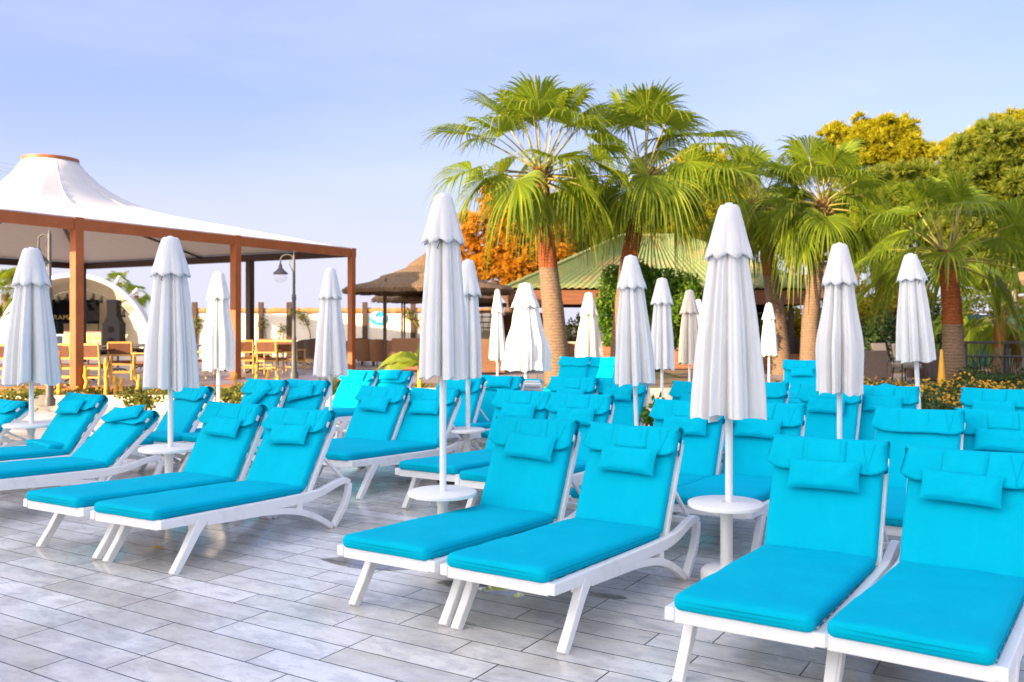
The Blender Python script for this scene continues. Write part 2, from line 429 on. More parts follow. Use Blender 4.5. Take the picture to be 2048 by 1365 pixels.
# hazy air low over the horizon, warmer on the sun's side
sepw = wn.new('ShaderNodeSeparateXYZ'); wl.new(tc.outputs['Generated'], sepw.inputs[0])
hz = wn.new('ShaderNodeMapRange'); hz.interpolation_type = 'SMOOTHSTEP'; wl.new(sepw.outputs[2], hz.inputs[0])
hz.inputs[1].default_value = -.02; hz.inputs[2].default_value = .24; hz.inputs[3].default_value = .92; hz.inputs[4].default_value = 0
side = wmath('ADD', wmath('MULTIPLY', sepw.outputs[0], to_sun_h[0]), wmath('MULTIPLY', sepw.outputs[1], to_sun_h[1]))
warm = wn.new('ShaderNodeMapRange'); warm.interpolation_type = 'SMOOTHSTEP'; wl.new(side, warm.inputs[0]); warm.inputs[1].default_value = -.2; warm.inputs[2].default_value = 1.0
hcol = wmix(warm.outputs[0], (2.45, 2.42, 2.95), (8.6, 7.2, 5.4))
glow = wn.new('ShaderNodeMix'); glow.data_type = 'RGBA'; glow.blend_type = 'ADD'; wl.new(warm.outputs[0], glow.inputs[0])  # broad warm glow added to the sun-side sky to brighten the shaded deck
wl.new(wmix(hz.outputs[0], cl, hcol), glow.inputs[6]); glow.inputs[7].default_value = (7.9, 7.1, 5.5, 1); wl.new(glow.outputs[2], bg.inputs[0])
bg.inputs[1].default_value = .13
sd = bpy.data.lights.new('sun', 'SUN'); sd.energy = 5.0; sd.angle = R(.5); sd.color = (1, .74, .45)
so = bpy.data.objects.new('sun', sd); COL.objects.link(so); so.location = (-30, -26, 20)
to_sun = Vector((sin(SUN_AZ) * cos(SUN_EL), cos(SUN_AZ) * cos(SUN_EL), sin(SUN_EL)))
so.rotation_euler = to_sun.to_track_quat('Z', 'Y').to_euler()

cam = bpy.data.cameras.new('camera'); co_ = bpy.data.objects.new('camera', cam); COL.objects.link(co_)
co_.location = (0, 0, HC); co_.rotation_euler = (pi / 2, 0, 0)
cam.sensor_width = 36; cam.lens = F / 2048 * 36; cam.shift_y = (HY - 682.5) / 2048
cam.clip_start = .05; cam.clip_end = 3000
cam.dof.use_dof = True; cam.dof.focus_distance = 5.2; cam.dof.aperture_fstop = 3.2
S.camera = co_
S.view_settings.view_transform = 'Standard'; S.view_settings.look = 'None'; S.view_settings.gamma = 1
S.view_settings.exposure = 1.45
S.cycles.max_bounces = 8; S.cycles.transparent_max_bounces = 12

# ------------------------------------------------------------------ setting: ground, deck, terrace
def sheet(name, pts, z, mat, kind='structure', thick=0.0):
    m = MB(); n = len(pts)
    if thick:
        m.prism(pts, lambda p: (p[0], p[1], z - thick), lambda p: (p[0], p[1], z))
    else: m.add([(x, y, z) for x, y in pts], [tuple(range(n))])
    return tag(m.build(name, mat), kind=kind)
sheet('ground', [(-900, -300), (900, -300), (900, 1500), (-900, 1500)], -.02, M['grassy'])
sheet('pool_deck', [(-26, -9), (26, -9), (26, 13.6), (7.4, 13.6), (4.8, 17.8), (-26, 17.8)], 0, M['deck'])
TZ = .25
sheet('terrace_floor', [(-34, 19.4), (-8.3, 19.4), (-3.2, 20.8), (-3.2, 22.9), (3.4, 25.2), (3.4, 46), (-34, 46)], TZ, M['tiles'], thick=.24)
sheet('planting_bed_soil', [(-26, 17.9), (4.8, 17.9), (4.8, 25.1), (-3.1, 22.7), (-3.1, 20.7), (-8.3, 19.3), (-26, 19.3)], .10, M['soil'])
sheet('garden_soil', [(4.9, 17.9), (7.45, 13.7), (26, 13.7), (26, 60), (4.9, 60)], .06, M['soil'])
sheet('patio_floor', [(7.2, 22.0), (26, 22.0), (26, 27.5), (7.2, 27.5)], .075, M['tiles'])
# kerbs and low walls as things of their own
def kerb(name, pts, h, wd, mat, label, cat, z0=0.0):
    m = MB()
    for (a, b) in zip(pts[:-1], pts[1:]):
        m.bar((a[0], a[1], z0 + h / 2), (b[0], b[1], z0 + h / 2), wd, h)
    return tag(m.build(name, mat, bevel=.01), label, cat)
kerb('brick_kerb', [(-30, 19.3), (-8.25, 19.3), (-3.1, 20.75)], .27, .14, M['brick'], 'red brick edging along the front of the raised terrace', 'kerb')
kerb('garden_kerb', [(5.0, 17.7), (7.5, 13.62), (24, 13.62)], .12, .16, M['brick'], 'low red brick edging in front of the yellow flower bed', 'kerb')
kerb('bed_wall', [(-24, 17.75), (-2.9, 17.75)], .2, .22, M['wood_low'], 'long low cream wall edging the planting bed below the pavilion', 'low wall')
kerb('planter_wall', [(-2.6, 17.75), (4.6, 17.75)], .34, .24, M['wood_low'], 'low cream wall behind the loungers beside the banana plant', 'low wall')

# the hotel behind the photographer, whose shade lies over the pool deck
E2 = (to_sun.x, to_sun.y); nrm = math.hypot(*E2); sx, sy = E2[0] / nrm, E2[1] / nrm   # horizontal direction to the sun
ux, uy = -sy, sx                                                                      # across it
hotel = thing('hotel_block', 'tall pale hotel block standing behind the photographer', 'building')
def hp(s_, p_): return (sx * s_ + ux * p_, sy * s_ + uy * p_)
HD0, HD1, HQ0, HQ1, HH = 36, 50, -11.35, 42, 17.2
rot_h = math.atan2(uy, ux)
m = MB()
def hbox(m, d, q, z, sd_, sq, sz):
    x, y = hp(d, q); m.box((x, y, z), (sq, sd_, sz), rz=rot_h)
hbox(m, (HD0 + HD1) / 2, (HQ0 + HQ1) / 2, HH / 2, HD1 - HD0, HQ1 - HQ0, HH)
m.build('wall', M['concrete'], hotel)
m = MB(); wmb = MB()
for fl in range(6):
    z = 3.3 * fl + .3
    if fl: hbox(m, HD0 - .7, (HQ0 + HQ1) / 2, z, 1.38, HQ1 - HQ0 - 1, .18)
    for k in range(11):
        q = HQ0 + 3 + k * 4.7
        hbox(wmb, HD0 - .03, q, z + 1.4, .06, 2.4, 2.2)
m.build('balcony', M['concrete'], hotel); wmb.build('window', M['screen'], hotel)

# ------------------------------------------------------------------ sun loungers
LW, ZF, ZH, LS, LB = .595, .432, .378, 1.325, .580
def rrect(wd, h, r, inset, k=4):
    out = []; a, b = wd / 2 - inset, h / 2 - inset * .8
    r = min(r, a * .9, b * .9)
    for (cx, cz, q0) in ((a - r, b - r, 0), (-(a - r), b - r, 90), (-(a - r), -(b - r), 180), (a - r, -(b - r), 270)):
        for i in range(k):
            q = R(q0 + 90 * i / (k - 1)); out.append((cx + r * cos(q), cz + r * sin(q)))
    return out
def slab_sweep(m, o, d, n, L, wd, T, seed, bulge=.007, nst=26, rend=.03):
    """cushion: section wd x T swept from o along d; n is the up side of the cushion"""
    o, d, n = Vector(o), Vector(d), Vector(n); x = Vector((1, 0, 0)); rings = []
    st = [0, .006, .016, .032] + [.032 + (L - .064) * i / (nst - 1) for i in range(1, nst - 1)] + [L - .032, L - .016, L - .006, L]
    for t in st:
        e = min(t, L - t); ins = 0 if e >= rend else rend - math.sqrt(max(0, rend * rend - (rend - e) ** 2))
        ring = []
        pts = rrect(wd, T, .028, ins * .9, 4)
        # extra points across top and bottom for the soft surface
        full = []
        for i, p in enumerate(pts):
            full.append(p)
            q = pts[(i + 1) % len(pts)]
            if abs(q[0] - p[0]) > wd * .4:
                for k in range(1, 8): full.append((p[0] + (q[0] - p[0]) * k / 8, p[1] + (q[1] - p[1]) * k / 8))
        for (u, h) in full:
            top = 1 if h > 0 else .3
            ed = max(0, 1 - (2 * u / wd) ** 2) * min(1, e / .12)
            nz = noise.noise(Vector((u * 5 + seed * 7.3, t * 4.2, seed))) * .006 + noise.noise(Vector((u * 16 + seed, t * 13, seed * 3))) * .0022
            hh = h + top * (bulge * ed + nz * (1 if e > .01 else 0))
            uu = u * (1 + .006 * noise.noise(Vector((t * 6, seed, u))))
            ring.append(o + d * t + x * uu + n * hh)
        rings.append(ring)
    m.sweep(rings)
    return m
def ribbon(m, pts, u, wd):
    """pts: (v, z, half height) polyline in the side plane, thickness wd about u"""
    vs = []; n = len(pts)
    for i, (v, z, h) in enumerate(pts):
        a = pts[max(i - 1, 0)]; b = pts[min(i + 1, n - 1)]
        t = Vector((0, b[0] - a[0], b[1] - a[1])).normalized(); nn = Vector((0, -t.z, t.y))
        for sgn, du in ((1, -wd / 2), (1, wd / 2), (-1, wd / 2), (-1, -wd / 2)):
            vs.append(Vector((u + du, v, z)) + nn * h * sgn)
    fs = []
    for i in range(n - 1):
        for k in range(4):
            k2 = (k + 1) % 4; fs.append((i * 4 + k, (i + 1) * 4 + k, (i + 1) * 4 + k2, i * 4 + k2))
    fs += [(0, 1, 2, 3), ((n - 1) * 4 + 3, (n - 1) * 4 + 2, (n - 1) * 4 + 1, (n - 1) * 4)]
    return m.add(vs, fs)
def smoothpath(pts, k=5):
    """Catmull-Rom through (v, z, h)"""
    out = []
    for i in range(len(pts) - 1):
        p0, p1, p2, p3 = pts[max(i - 1, 0)], pts[i], pts[i + 1], pts[min(i + 2, len(pts) - 1)]
        for j in range(k):
            t = j / k
            out.append(tuple(.5 * (2 * b + (c - a) * t + (2 * a - 5 * b + 4 * c - d) * t * t + (3 * b - a - 3 * c + d) * t ** 3) for a, b, c, d in zip(p0, p1, p2, p3)))
    return out + [pts[-1]]
PARTS = {}
def lounger_frame(root):
    """white resin frame; meshes are made once and shared"""
    if 'frame' not in PARTS:
        src = []
        m = MB()
        for sg in (-1, 1):
            u = sg * .318
            ribbon(m, smoothpath([(-.005, .338, .028), (.35, .322, .032), (.8, .304, .034), (1.28, .288, .036), (1.5, .300, .030), (1.68, .338, .026), (1.79, .350, .024), (1.845, .325, .022)]), u, .046)
            ribbon(m, smoothpath([(.38, .285, .02), (.62, .272, .022), (.95, .250, .023), (1.22, .205, .023), (1.42, .135, .022), (1.57, .055, .022), (1.635, .010, .02)], 4), u + sg * .0006, .044)
            m.box((u, 1.265, .235), (.040, .055, .075))
        m.box((0, .018, .333), (.60, .032, .066)); m.box((0, 1.80, .335), (.60, .03, .04)); m.box((0, 1.30, .30), (.60, .04, .04))
        for k in range(9): m.box((0, .13 + k * .125, .322 - .0045 * k), (.592, .07, .014))
        src.append(('frame', m, .006))
        for sg in (-1, 1):
            m = MB(); u = sg * .319
            ribbon(m, [(.335, .315, .042), (.285, .25, .034), (.20, .125, .027), (.115, .012, .025), (.107, 0, .025)], u, .049)
            m.box((u - sg * .033, .30, .275), (.020, .075, .045)); m.box((u - sg * .030, .315, .238), (.014, .05, .032))
            src.append(('leg', m, .006))
        for sg in (-1, 1):
            m = MB(); u = sg * .318
            ribbon(m, smoothpath([(1.85, .322, .021), (1.835, .24, .023), (1.79, .15, .024), (1.71, .06, .023), (1.66, .004, .018)], 3), u, .047)
            src.append(('rear_leg', m, .006))
        PARTS['frame'] = src
        for i, (n, m, b) in enumerate(src):
            o = m.build(n, M['plastic'], root, bevel=b)
            src[i] = o
    else:
        for o in PARTS['frame']:
            c = o.copy(); COL.objects.link(c); c.parent = root
LCOUNT = [0]
def lounger(loc, yaw, rec, label, pillow=1, group='turquoise sun loungers around the pool deck', tilt=0.0, hood=True, strap=True, fold=False):
    LCOUNT[0] += 1; seed = LCOUNT[0] * 1.37; rr = random.Random(LCOUNT[0])
    root = thing('sun_lounger', label, 'sun lounger', loc, -yaw, group)
    lounger_frame(root)
    a = rec; d = Vector((0, cos(a), sin(a))); n = Vector((0, -sin(a), cos(a)))
    T = .072
    sl = Vector((0, LS, ZH - ZF)).normalized(); sn = Vector((0, -sl.z, sl.y))
    hinge = Vector((0, LS, ZH))
    m = MB()
    slab_sweep(m, Vector((0, -.02, ZF)) - sn * T / 2, sl, sn, LS + .035, LW, T, seed)
    slab_sweep(m, hinge - n * .070 / 2 - d * .03, d, n, LB + .05, LW, .070, seed + 5)
    mat = m.build('mattress', M['turq'], root, smooth=60)
    # piping seams round the seat cushion
    m = MB()
    for hgt in (-.006, .012):
        pts = []
        for (u, t) in ((-LW / 2, LS), (-LW / 2, .03), (-LW / 2 + .03, -.018), (0, -.0215), (LW / 2 - .03, -.018), (LW / 2, .03), (LW / 2, LS)):
            pts.append(Vector((u * 1.004, t, ZF)) + Vector((0, 0, (ZH - ZF) * t / LS)) - sn * (T / 2 - hgt + .004))
        m.tube(pts, .0022, 5)
    m.build('piping', M['turq_seam'], mat)
    # backrest frame behind the cushion
    m = MB()
    for sg in (-1, 1):
        b0 = hinge - n * .098 - d * .05; x = Vector((sg * .292, 0, 0))
        m.bar(b0 + x, b0 + d * (LB + .03) + x, .034, .042, up=n)
    for k in range(6):
        p = hinge - n * .094 + d * (.06 + k * .108)
        m.bar(p - Vector((.29, 0, 0)), p + Vector((.29, 0, 0)), .05, .014, up=n)
    p = hinge - n * .098 + d * (LB - .015); m.bar(p - Vector((.30, 0, 0)), p + Vector((.30, 0, 0)), .05, .04, up=n)
    m.build('backrest_frame', M['plastic'], root, bevel=.005)
    for sg in (-1, 1):
        m = MB()
        p = hinge + d * LB * .52 - n * .12 + Vector((sg * .262, 0, 0))
        m.bar(p, Vector((sg * .262, LS + LB * .52 * cos(a) + .30 + .2 * (1 - cos(a)), .33)), .022, .022)
        m.build('support_strut', M['plastic'], root, bevel=.004)
    if hood:
        # canvas hood slipped over the head end
        Hf = .185 + rr.uniform(-.012, .012); wd = LW + .045; m = MB()
        top = hinge + d * (LB + .03)
        def fh(u, t):
            x = (u - .5) * wd; s = t * (.16 + .10 + Hf)
            if s < .14: base = top - n * .084 - d * (.14 - s); k = 0
            elif s < .26:
                q = (s - .14) / .12 * pi; base = top - n * .032 - n * cos(q) * .052 + d * sin(q) * .030; k = 0
            else: base = top + n * .020 - d * (s - .26); k = (s - .26) / Hf
            e = abs(2 * u - 1)
            wr = noise.noise(Vector((x * 9 + seed, s * 6, seed * 2))) * .008 + noise.noise(Vector((x * 26, s * 20 + seed, 3))) * .0035
            ear = max(0, e - .72) / .28
            off = .004 + k * (.008 + .020 * ear ** 2) + wr * (.4 + k) + .006 * abs(sin(11 * ear + s * 30)) * ear * k
            drop = d * (.035 * k * ear ** 2 - .004 * sin(x * 14 + seed) * k)
            x *= 1 + .018 * k * ear - .01 * (1 - k)
            sag = -d * .010 * (1 - e) * (1 if .14 <= s <= .26 else 0)
            # the sides tuck round the cushion edge
            tuck = -n * .05 * max(0, e - .93) / .07 * (1 - .55 * k) if s >= .26 else n * .03 * max(0, e - .93) / .07 * (1 if s < .14 else 0)
            return base + n * off + drop + sag + tuck + Vector((x, 0, 0))
        m.grid(fh, 30, 22, flip=True)
        hd = m.build('hood', M['turq'], root, smooth=80, solid=.005)
        # seams that gather the corners
        for (u0, u1) in ((.30, .30), (.62, .62), (.80, .86), (.90, .84)):
            pts = [fh(u0 + (u1 - u0) * j / 8, .60 + .38 * j / 8) + n * .0035 for j in range(9)]
            if u0 < .7: pts = pts[:6]
            m = MB(); m.tube(pts, .0022, 5); m.build('hood_seam', M['turq'], hd)
        m = MB(); p = top + n * .004 - d * (.10) + Vector((wd / 2 + .006, 0, 0))
        m.box(p, (.003, .022, .045), M=Matrix((Vector((1, 0, 0)), n, d)).transposed()); m.build('care_tag', M['label'], hd)
    if pillow:
        pw, ph, pt = .385, .168, .062
        top = hinge + d * (LB + .03)
        sh = {1: .212, 2: .165, 3: .10}[pillow]
        c = top - d * sh + n * (.047 if pillow == 1 else .054) + Vector((rr.uniform(-.03, .03), 0, 0)) - d * rr.uniform(-.02, .02)
        m = MB(); q = tilt + rr.uniform(-.05, .05)
        ex, ed = Vector((1, 0, 0)) * cos(q) + d * sin(q), d * cos(q) - Vector((1, 0, 0)) * sin(q)
        def fp(sgn):
            def g(u, t):
                x, y = (u - .5) * 2, (t - .5) * 2
                rx, ry = abs(x), abs(y)
                th = (max(0, 1 - rx ** 4) * max(0, 1 - ry ** 4)) ** .5
                pin = 1 - .055 * (1 - rx ** 2) * ry ** 2; pin2 = 1 - .03 * (1 - ry ** 2) * rx ** 2
                nz = noise.noise(Vector((x * 2.4 + seed, y * 1.6, sgn))) * .007 * th + noise.noise(Vector((x * 7 + seed, y * 5, sgn))) * .002 * th
                return c + ex * x * pw / 2 * pin2 + ed * y * ph / 2 * pin + n * (sgn * (th * pt / 2) + nz + .004 - .012 * x * x * 0)
            return g
        m.grid(fp(1), 20, 12); m.grid(fp(-1), 20, 12, flip=True)
        m.build('pillow', M['turq'], root, smooth=75)
        if strap and hood:
            m = MB()
            tot = .16 + .10 + Hf; s1 = .26 + max(.02, sh - ph / 2 + .012)
            def fs_(u, t):
                uu = .5 + (u - .5) * .34 + (c.x / wd) * t; ss = .17 + (s1 - .17) * t
                return fh(uu, min(1, ss / tot)) + n * .0026
            m.grid(fs_, 8, 9, flip=True); m.build('strap', M['turq'], root, smooth=80, solid=.0018)
    return root
def top_place(px, py, yaw, rec):
    """ground position of a lounger from where its head end shows in the photo"""
    zt = ZH + LB * sin(rec) + .045 + .014
    Y = F * (HC - zt) / (py - HY); X = (px - CX) * Y / F
    v = LS + (LB + .03) * cos(rec)
    return (X - sin(yaw) * v, Y - cos(yaw) * v, 0.0)
G0 = 'turquoise sun loungers around the pool deck'
# fitted ones: (x, y, yaw, recline)
lounger((-.082, 4.48, 0), .575, 1.137, 'turquoise lounger in the front middle, right one of its pair, curved rear leg visible')
lounger((-.687, 4.886, 0), .565, 1.134, 'turquoise lounger in the front middle, left one of its pair, beside the round white table')
lounger((.956, 3.784, 0), .555, 1.150, 'turquoise lounger at front right whose back hides part of the round white table')
lounger((1.498, 3.441, 0), .600, 1.08, 'turquoise lounger nearest the camera, cut off by the right edge')
lounger((-2.488, 5.835, 0), .505, 1.02, 'turquoise lounger in the left group showing its whole curved white side frame')
lounger((-3.152, 6.232, 0), .53, 1.07, 'turquoise lounger in the left group just behind the one showing its curved frame')
for (px, py, yaw, rec, pil, tilt, lab) in (
    (172, 785, .62, .92, 2, .12, 'turquoise lounger at far left with a tall back and the pillow tipped sideways'),
    (272, 815, .62, .70, 3, .25, 'turquoise lounger at far left reclined lowest, its pillow askew at the head'),
    (20, 797, .62, .67, 0, 0, 'turquoise lounger at the left edge, only its head end beside the small white table'),
    (772, 771, .56, 1.02, 1, 0, 'turquoise lounger behind the tall middle parasol, left one of its pair'),
    (868, 775, .56, .98, 1, .03, 'turquoise lounger behind the tall middle parasol, crossed by its white pole'),
    (1050, 779, .55, 1.10, 1, 0, 'turquoise lounger with a pillow and a long visible foot end, second row centre'),
    (1168, 786, .55, 1.12, 1, 0, 'turquoise lounger second row centre, straight behind the front middle pair'),
    (1378, 799, .55, 1.13, 1, 0, 'turquoise lounger second row, just left behind the large right parasol'),
    (1540, 803, .56, 1.12, 1, 0, 'turquoise lounger second row, just right behind the large right parasol'),
    (1838, 815, .57, 1.13, 0, 0, 'turquoise lounger without a pillow, its plain hood folded flat, behind the front right pair'),
    (2014, 819, .57, 1.13, 1, 0, 'turquoise lounger second row at the right edge with a pillow across it'),
    (392, 769, .75, .98, 0, 0, 'turquoise lounger without a pillow standing alone under the small cream parasol'),
    (533, 757, .55, 1.05, 1, .9, 'turquoise lounger with a twisted diamond shaped pillow in front of the shrubs'),
    (612, 758, .55, 1.05, 2, .22, 'turquoise lounger with a tilted pillow beside the lounger with the twisted pillow'),
    (722, 739, .62, .98, 3, 0, 'pale sunlit turquoise lounger in front of the terrace, left one of two'),
    (792, 740, .62, .98, 3, 0, 'pale sunlit turquoise lounger in front of the banana plant'),
    (922, 752, .56, 1.1, 3, 0, 'turquoise lounger mostly hidden behind the two middle parasols'),
    (998, 750, .56, 1.05, 3, 0, 'turquoise lounger third row right of the two middle parasols with hanging hood'),
    (1146, 753, .55, 1.12, 1, 0, 'turquoise lounger third row in front of the leftmost palm trunk'),
    (1247, 755, .55, 1.12, 1, 0, 'turquoise lounger third row under the slim parasol in the middle'),
    (1392, 762, .55, 1.12, 1, 0, 'turquoise lounger third row left of the big right parasol, only its corner in view'),
    (1525, 762, .55, 1.12, 0, 0, 'turquoise lounger third row right of the big right parasol, only its edge in view'),
    (1655, 769, .56, 1.12, 1, 0, 'turquoise lounger third row under the right hand bulging parasol'),
    (1775, 770, .56, 1.14, 1, 0, 'turquoise lounger third row beside the yellow flower bed'),
    (2000, 776, .56, 1.14, 1, 0, 'turquoise lounger third row at the right edge before the flowers'),
):
    lounger(top_place(px, py, yaw, rec), yaw + rnd.uniform(-.025, .025), rec, lab, pil, tilt=tilt)
# the farthest loungers, under and behind the palms
for (px, py, Y, yaw, rec, pil, lab) in (
    (1150, 713, 17.4, .5, 1.12, 0, 'far turquoise lounger right of the leftmost palm trunk'),
    (1203, 713, 17.2, .5, 1.12, 0, 'far turquoise lounger beside the beige parasol'),
    (1604, 719, 15.9, .35, 1.10, 1, 'far turquoise lounger with a pillow between the two right palm trunks'),
):
    zt = HC + (HY - py) * Y / F; v = LS + (LB + .03) * cos(rec); zt2 = ZH + LB * sin(rec) + .06
    lounger(((px - CX) * Y / F - sin(yaw) * v, Y - cos(yaw) * v, max(0, min(zt - zt2, .12))), yaw, rec, lab, pil)
for (px, Y, yaw, rec, lab) in (
    (1040, 13.4, 3.55, 1.0, 'far turquoise lounger turned away, its back to the camera beneath the wide loose parasol'),
    (1106, 13.6, 3.45, 1.0, 'far turquoise lounger turned away at the foot of the leftmost palm'),
    (1318, 13.4, 1.85, .75, 'far turquoise lounger seen from its side, its head to the right under two parasols'),
    (1538, 14.3, 1.65, .5, 'far turquoise lounger seen from its side behind the big right parasol'),
):
    lounger(((px - CX) * Y / F, Y, 0), yaw, rec, lab, 0, hood=False)

# ------------------------------------------------------------------ parasols
def parasol(px, ytop, Y, ybot, wpx, label, vent_w=None, cream=False, lean=0.0, bulge=0.0, loose=0.0, seed=0, vfrac=.285, base=True):
    X = (px - CX) * Y / F; zt = HC + (HY - ytop) * Y / F; zb = HC + (HY - ybot) * Y / F
    Rb = wpx * Y / F / 2; L = zt - zb; rr = random.Random(seed); ph = rr.uniform(0, 6.28)
    root = thing('parasol', label, 'parasol', (X, Y, 0), 0, 'closed parasols standing among the loungers')
    mat = M['parasol_cream'] if cream else M['parasol']
    N = 128
    zv = zt - L * vfrac; Rv = (vent_w or wpx * .62) * Y / F / 2
    amp = [rr.uniform(.55, 1.25) for _ in range(8)]; off = [rr.uniform(-.25, .25) for _ in range(8)]; dz = [rr.uniform(-.035, .035) for _ in range(9)]
    amp2 = [rr.uniform(.1, .9) for _ in range(16)]
    def fold(q, a):                               # eight broad lobes of cloth with narrow hanging creases between them
        s = ((q + ph) / (2 * pi) * 8) % 8; k = int(s) % 8; f = s - int(s) - .5 + off[k] * .3
        g = math.exp(-(f / .15) ** 2) * amp[k] + .45 * amp2[k] * math.exp(-((f + .3) / .08) ** 2) + .45 * amp2[k + 8] * math.exp(-((f - .3) / .08) ** 2)
        k2 = noise.noise(Vector((cos(q) * 2.2, sin(q) * 2.2, seed * 3.1)))
        return 1.04 - a * 1.25 * g + a * .30 * k2
    m = MB(); prof = []; n = 26
    for i in range(n + 1):
        t = i / n
        prof.append((t, zv + .10 * L - t * (zv + .10 * L - zb)))
    def fn(i, q, r, z):
        t = r; body = (Rv * .70) * (1 - t) + Rb * t
        body *= .985 + .09 * sin(pi * t)
        body *= 1 + bulge * math.exp(-((t - .62) / .2) ** 2)
        a = .26 + .20 * t
        rad = body * fold(q, a) * (1 + .035 * noise.noise(Vector((cos(q) * 3, sin(q) * 3, t * 3.5 + seed))) + loose * .5 * noise.noise(Vector((cos(q) * 1.5, sin(q) * 1.5, t * 4 + seed))))
        if i == n: z += L * (.007 * sin(8 * (q + ph)) + .016 * noise.noise(Vector((cos(q) * 3, sin(q) * 3, seed)))) + dz[int(q / 6.2832 * 8) % 8] * L * .4
        if i == 0: rad *= .75
        return rad, z
    m.lathe(prof, N, fn=fn)
    # hem turning inwards round the ribs
    m.lathe([(1, zb), (0, zb + .05 * L)], N, fn=lambda i, q, r, z: (fn(n, q, 1, zb) if i == 0 else (Rb * .55 * fold(q, .5), z)))
    can = m.build('canopy', mat, root, smooth=70)
    m = MB(); rt = Rv * .44; prof = [(0, zt), (rt * .8, zt - .004), (rt, zt - .022)]
    nv = 14
    for i in range(1, nv + 1):
        t = i / nv; prof.append((rt + (Rv - rt) * (t ** .95), zt - .022 - (zt - .022 - zv) * t))
    def fv(i, q, r, z):
        if i < 2: return r, z
        t = (i - 2) / nv
        s = ((q + ph) / (2 * pi) * 8) % 1
        sc = abs(s - .5) * 2                     # 1 at a rib, 0 between
        rad = r * (1 + t ** 3 * .16 * (sc - .5) + .05 * t * noise.noise(Vector((cos(q) * 4, sin(q) * 4, t * 2.5 + seed))) - .05 * math.exp(-((sc - .0) / .25) ** 2) * t)
        if i == nv + 2: z += -.022 * L / 1.3 * (sc - .3) * 1.6 + .006 * noise.noise(Vector((q * 2, 0, seed)))
        if i == nv + 1: z += -.012 * L / 1.3 * (sc - .3); 
        return rad, z
    m.lathe(prof, N, fn=fv)
    m.build('vent_flap', mat, can, smooth=70, solid=.004)
    m = MB(); m.lathe([(0, zt + .012), (.022, zt + .010), (.026, zt), (.024, zt - .02)], 16); m.build('cap', M['plastic'], root, smooth=50)
    m = MB(); m.tube([(0, 0, .02), (0, 0, zt - .03)], .0225 if Y < 8 else .024, 14); m.build('pole', M['metalwhite'], root, smooth=40)
    # crooks of the rib ends and the tie cord under the vent
    m = MB(); q = rr.uniform(-1.9, -1.3); rv = Rv * .86
    pts = [(rv * cos(q + .1 * sin(j)), rv * sin(q + .1 * sin(j)), zv + .01 - .012 * j - .01 * sin(j * 2)) for j in range(7)]
    m.tube(pts, .003, 5); m.build('tie_cord', M['lamp_steel'], can)
    if base:
        m = MB(); m.lathe([(0, .10), (.05, .10), (.21, .075), (.235, .05), (.24, 0), (0, 0)], 28); m.build('base', M['table'], root, smooth=40)
    if lean: root.rotation_euler = (0, lean, 0)
    return root
def table(px, py, Y, rpx, label, h=None):
    X = (px - CX) * Y / F; h = h or HC + (HY - py) * Y / F; r = rpx * Y / F
    root = thing('side_table', label, 'side table', (X, Y, 0), 0, 'round white tables on the parasol poles')
    m = MB(); m.lathe([(0.024, h - .012), (.024, h), (r - .012, h), (r - .003, h - .004), (r, h - .012), (r - .002, h - .026), (r - .014, h - .030), (r - .02, h - .016), (.05, h - .014)], 48)
    m.build('tabletop', M['table'], root, smooth=35)
    m = MB(); m.lathe([(.050, h - .014), (.052, h - .045), (.043, h - .06), (.040, h - .085), (.034, h - .095), (.034, .13), (.05, .115)], 24); m.build('stem', M['table'], root, smooth=40)
    m = MB(); m.lathe([(0, .125), (.05, .125), (.135, .118), (.150, .105), (.153, .09), (.150, .02), (.145, 0), (0, 0)], 32); m.build('base', M['table'], root, smooth=40)
    return root
parasol(1458, 410, 5.5, 833, 150, 'large white parasol standing in the front right table, its folds hanging straight', 92, seed=3, vfrac=.245, base=False)
parasol(886, 390, 6.0, 752, 100, 'tall white parasol on the round table in the front middle', 82, seed=11, vfrac=.26, base=False)
parasol(341, 475, 7.82, 775, 106, 'white parasol in the round table behind the left pair of loungers', 76, seed=5, vfrac=.25, base=False)
parasol(63, 497, 9.43, 766, 108, 'white parasol beside the left edge of the photo under the pavilion beam', 70, seed=8, vfrac=.27, base=False)
parasol(936, 521, 9.63, 753, 58, 'white parasol half hidden behind the tall middle one', 52, seed=21, vfrac=.30, base=False)
parasol(437, 545, 13.2, 740, 64, 'small cream lit parasol in front of the second pavilion post', 46, seed=31, vfrac=.27, bulge=.12)
parasol(661, 537, 12.3, 750, 68, 'white parasol with many fine folds standing before the pavilion corner post', 44, seed=41, vfrac=.28)
parasol(995, 580, 19.0, 720, 34, 'slim greyish parasol in front of the brown sofas', 22, seed=51, vfrac=.32)
parasol(1051, 567, 16.4, 741, 98, 'wide loosely closed white parasol left of the leftmost palm', 54, seed=61, vfrac=.27, loose=.35)
parasol(1178, 586, 18.5, 723, 58, 'beige grey parasol before the low brick wall', 36, True, seed=71, vfrac=.32, loose=.15)
parasol(1276, 512, 10.0, 768, 82, 'white parasol beside the second palm trunk', 56, seed=81, vfrac=.25, lean=-.035)
parasol(1324, 557, 14.2, 738, 50, 'slim white parasol in front of the round green bush', 44, seed=91, vfrac=.28)
parasol(1379, 581, 18.0, 728, 44, 'yellowed cream parasol in front of the round green bush', 36, True, seed=95, vfrac=.31)
parasol(1397, 600, 20.5, 690, 28, 'white parasol peeping out behind the yellowed cream one', 24, seed=97, vfrac=.31)
parasol(1538, 607, 21.0, 712, 33, 'smallest white parasol, far off in front of the yellow hedge', 26, seed=99, vfrac=.30)
parasol(1679, 488, 8.6, 785, 88, 'white parasol at right with bulging creased sides', 66, seed=101, vfrac=.27, bulge=.14)
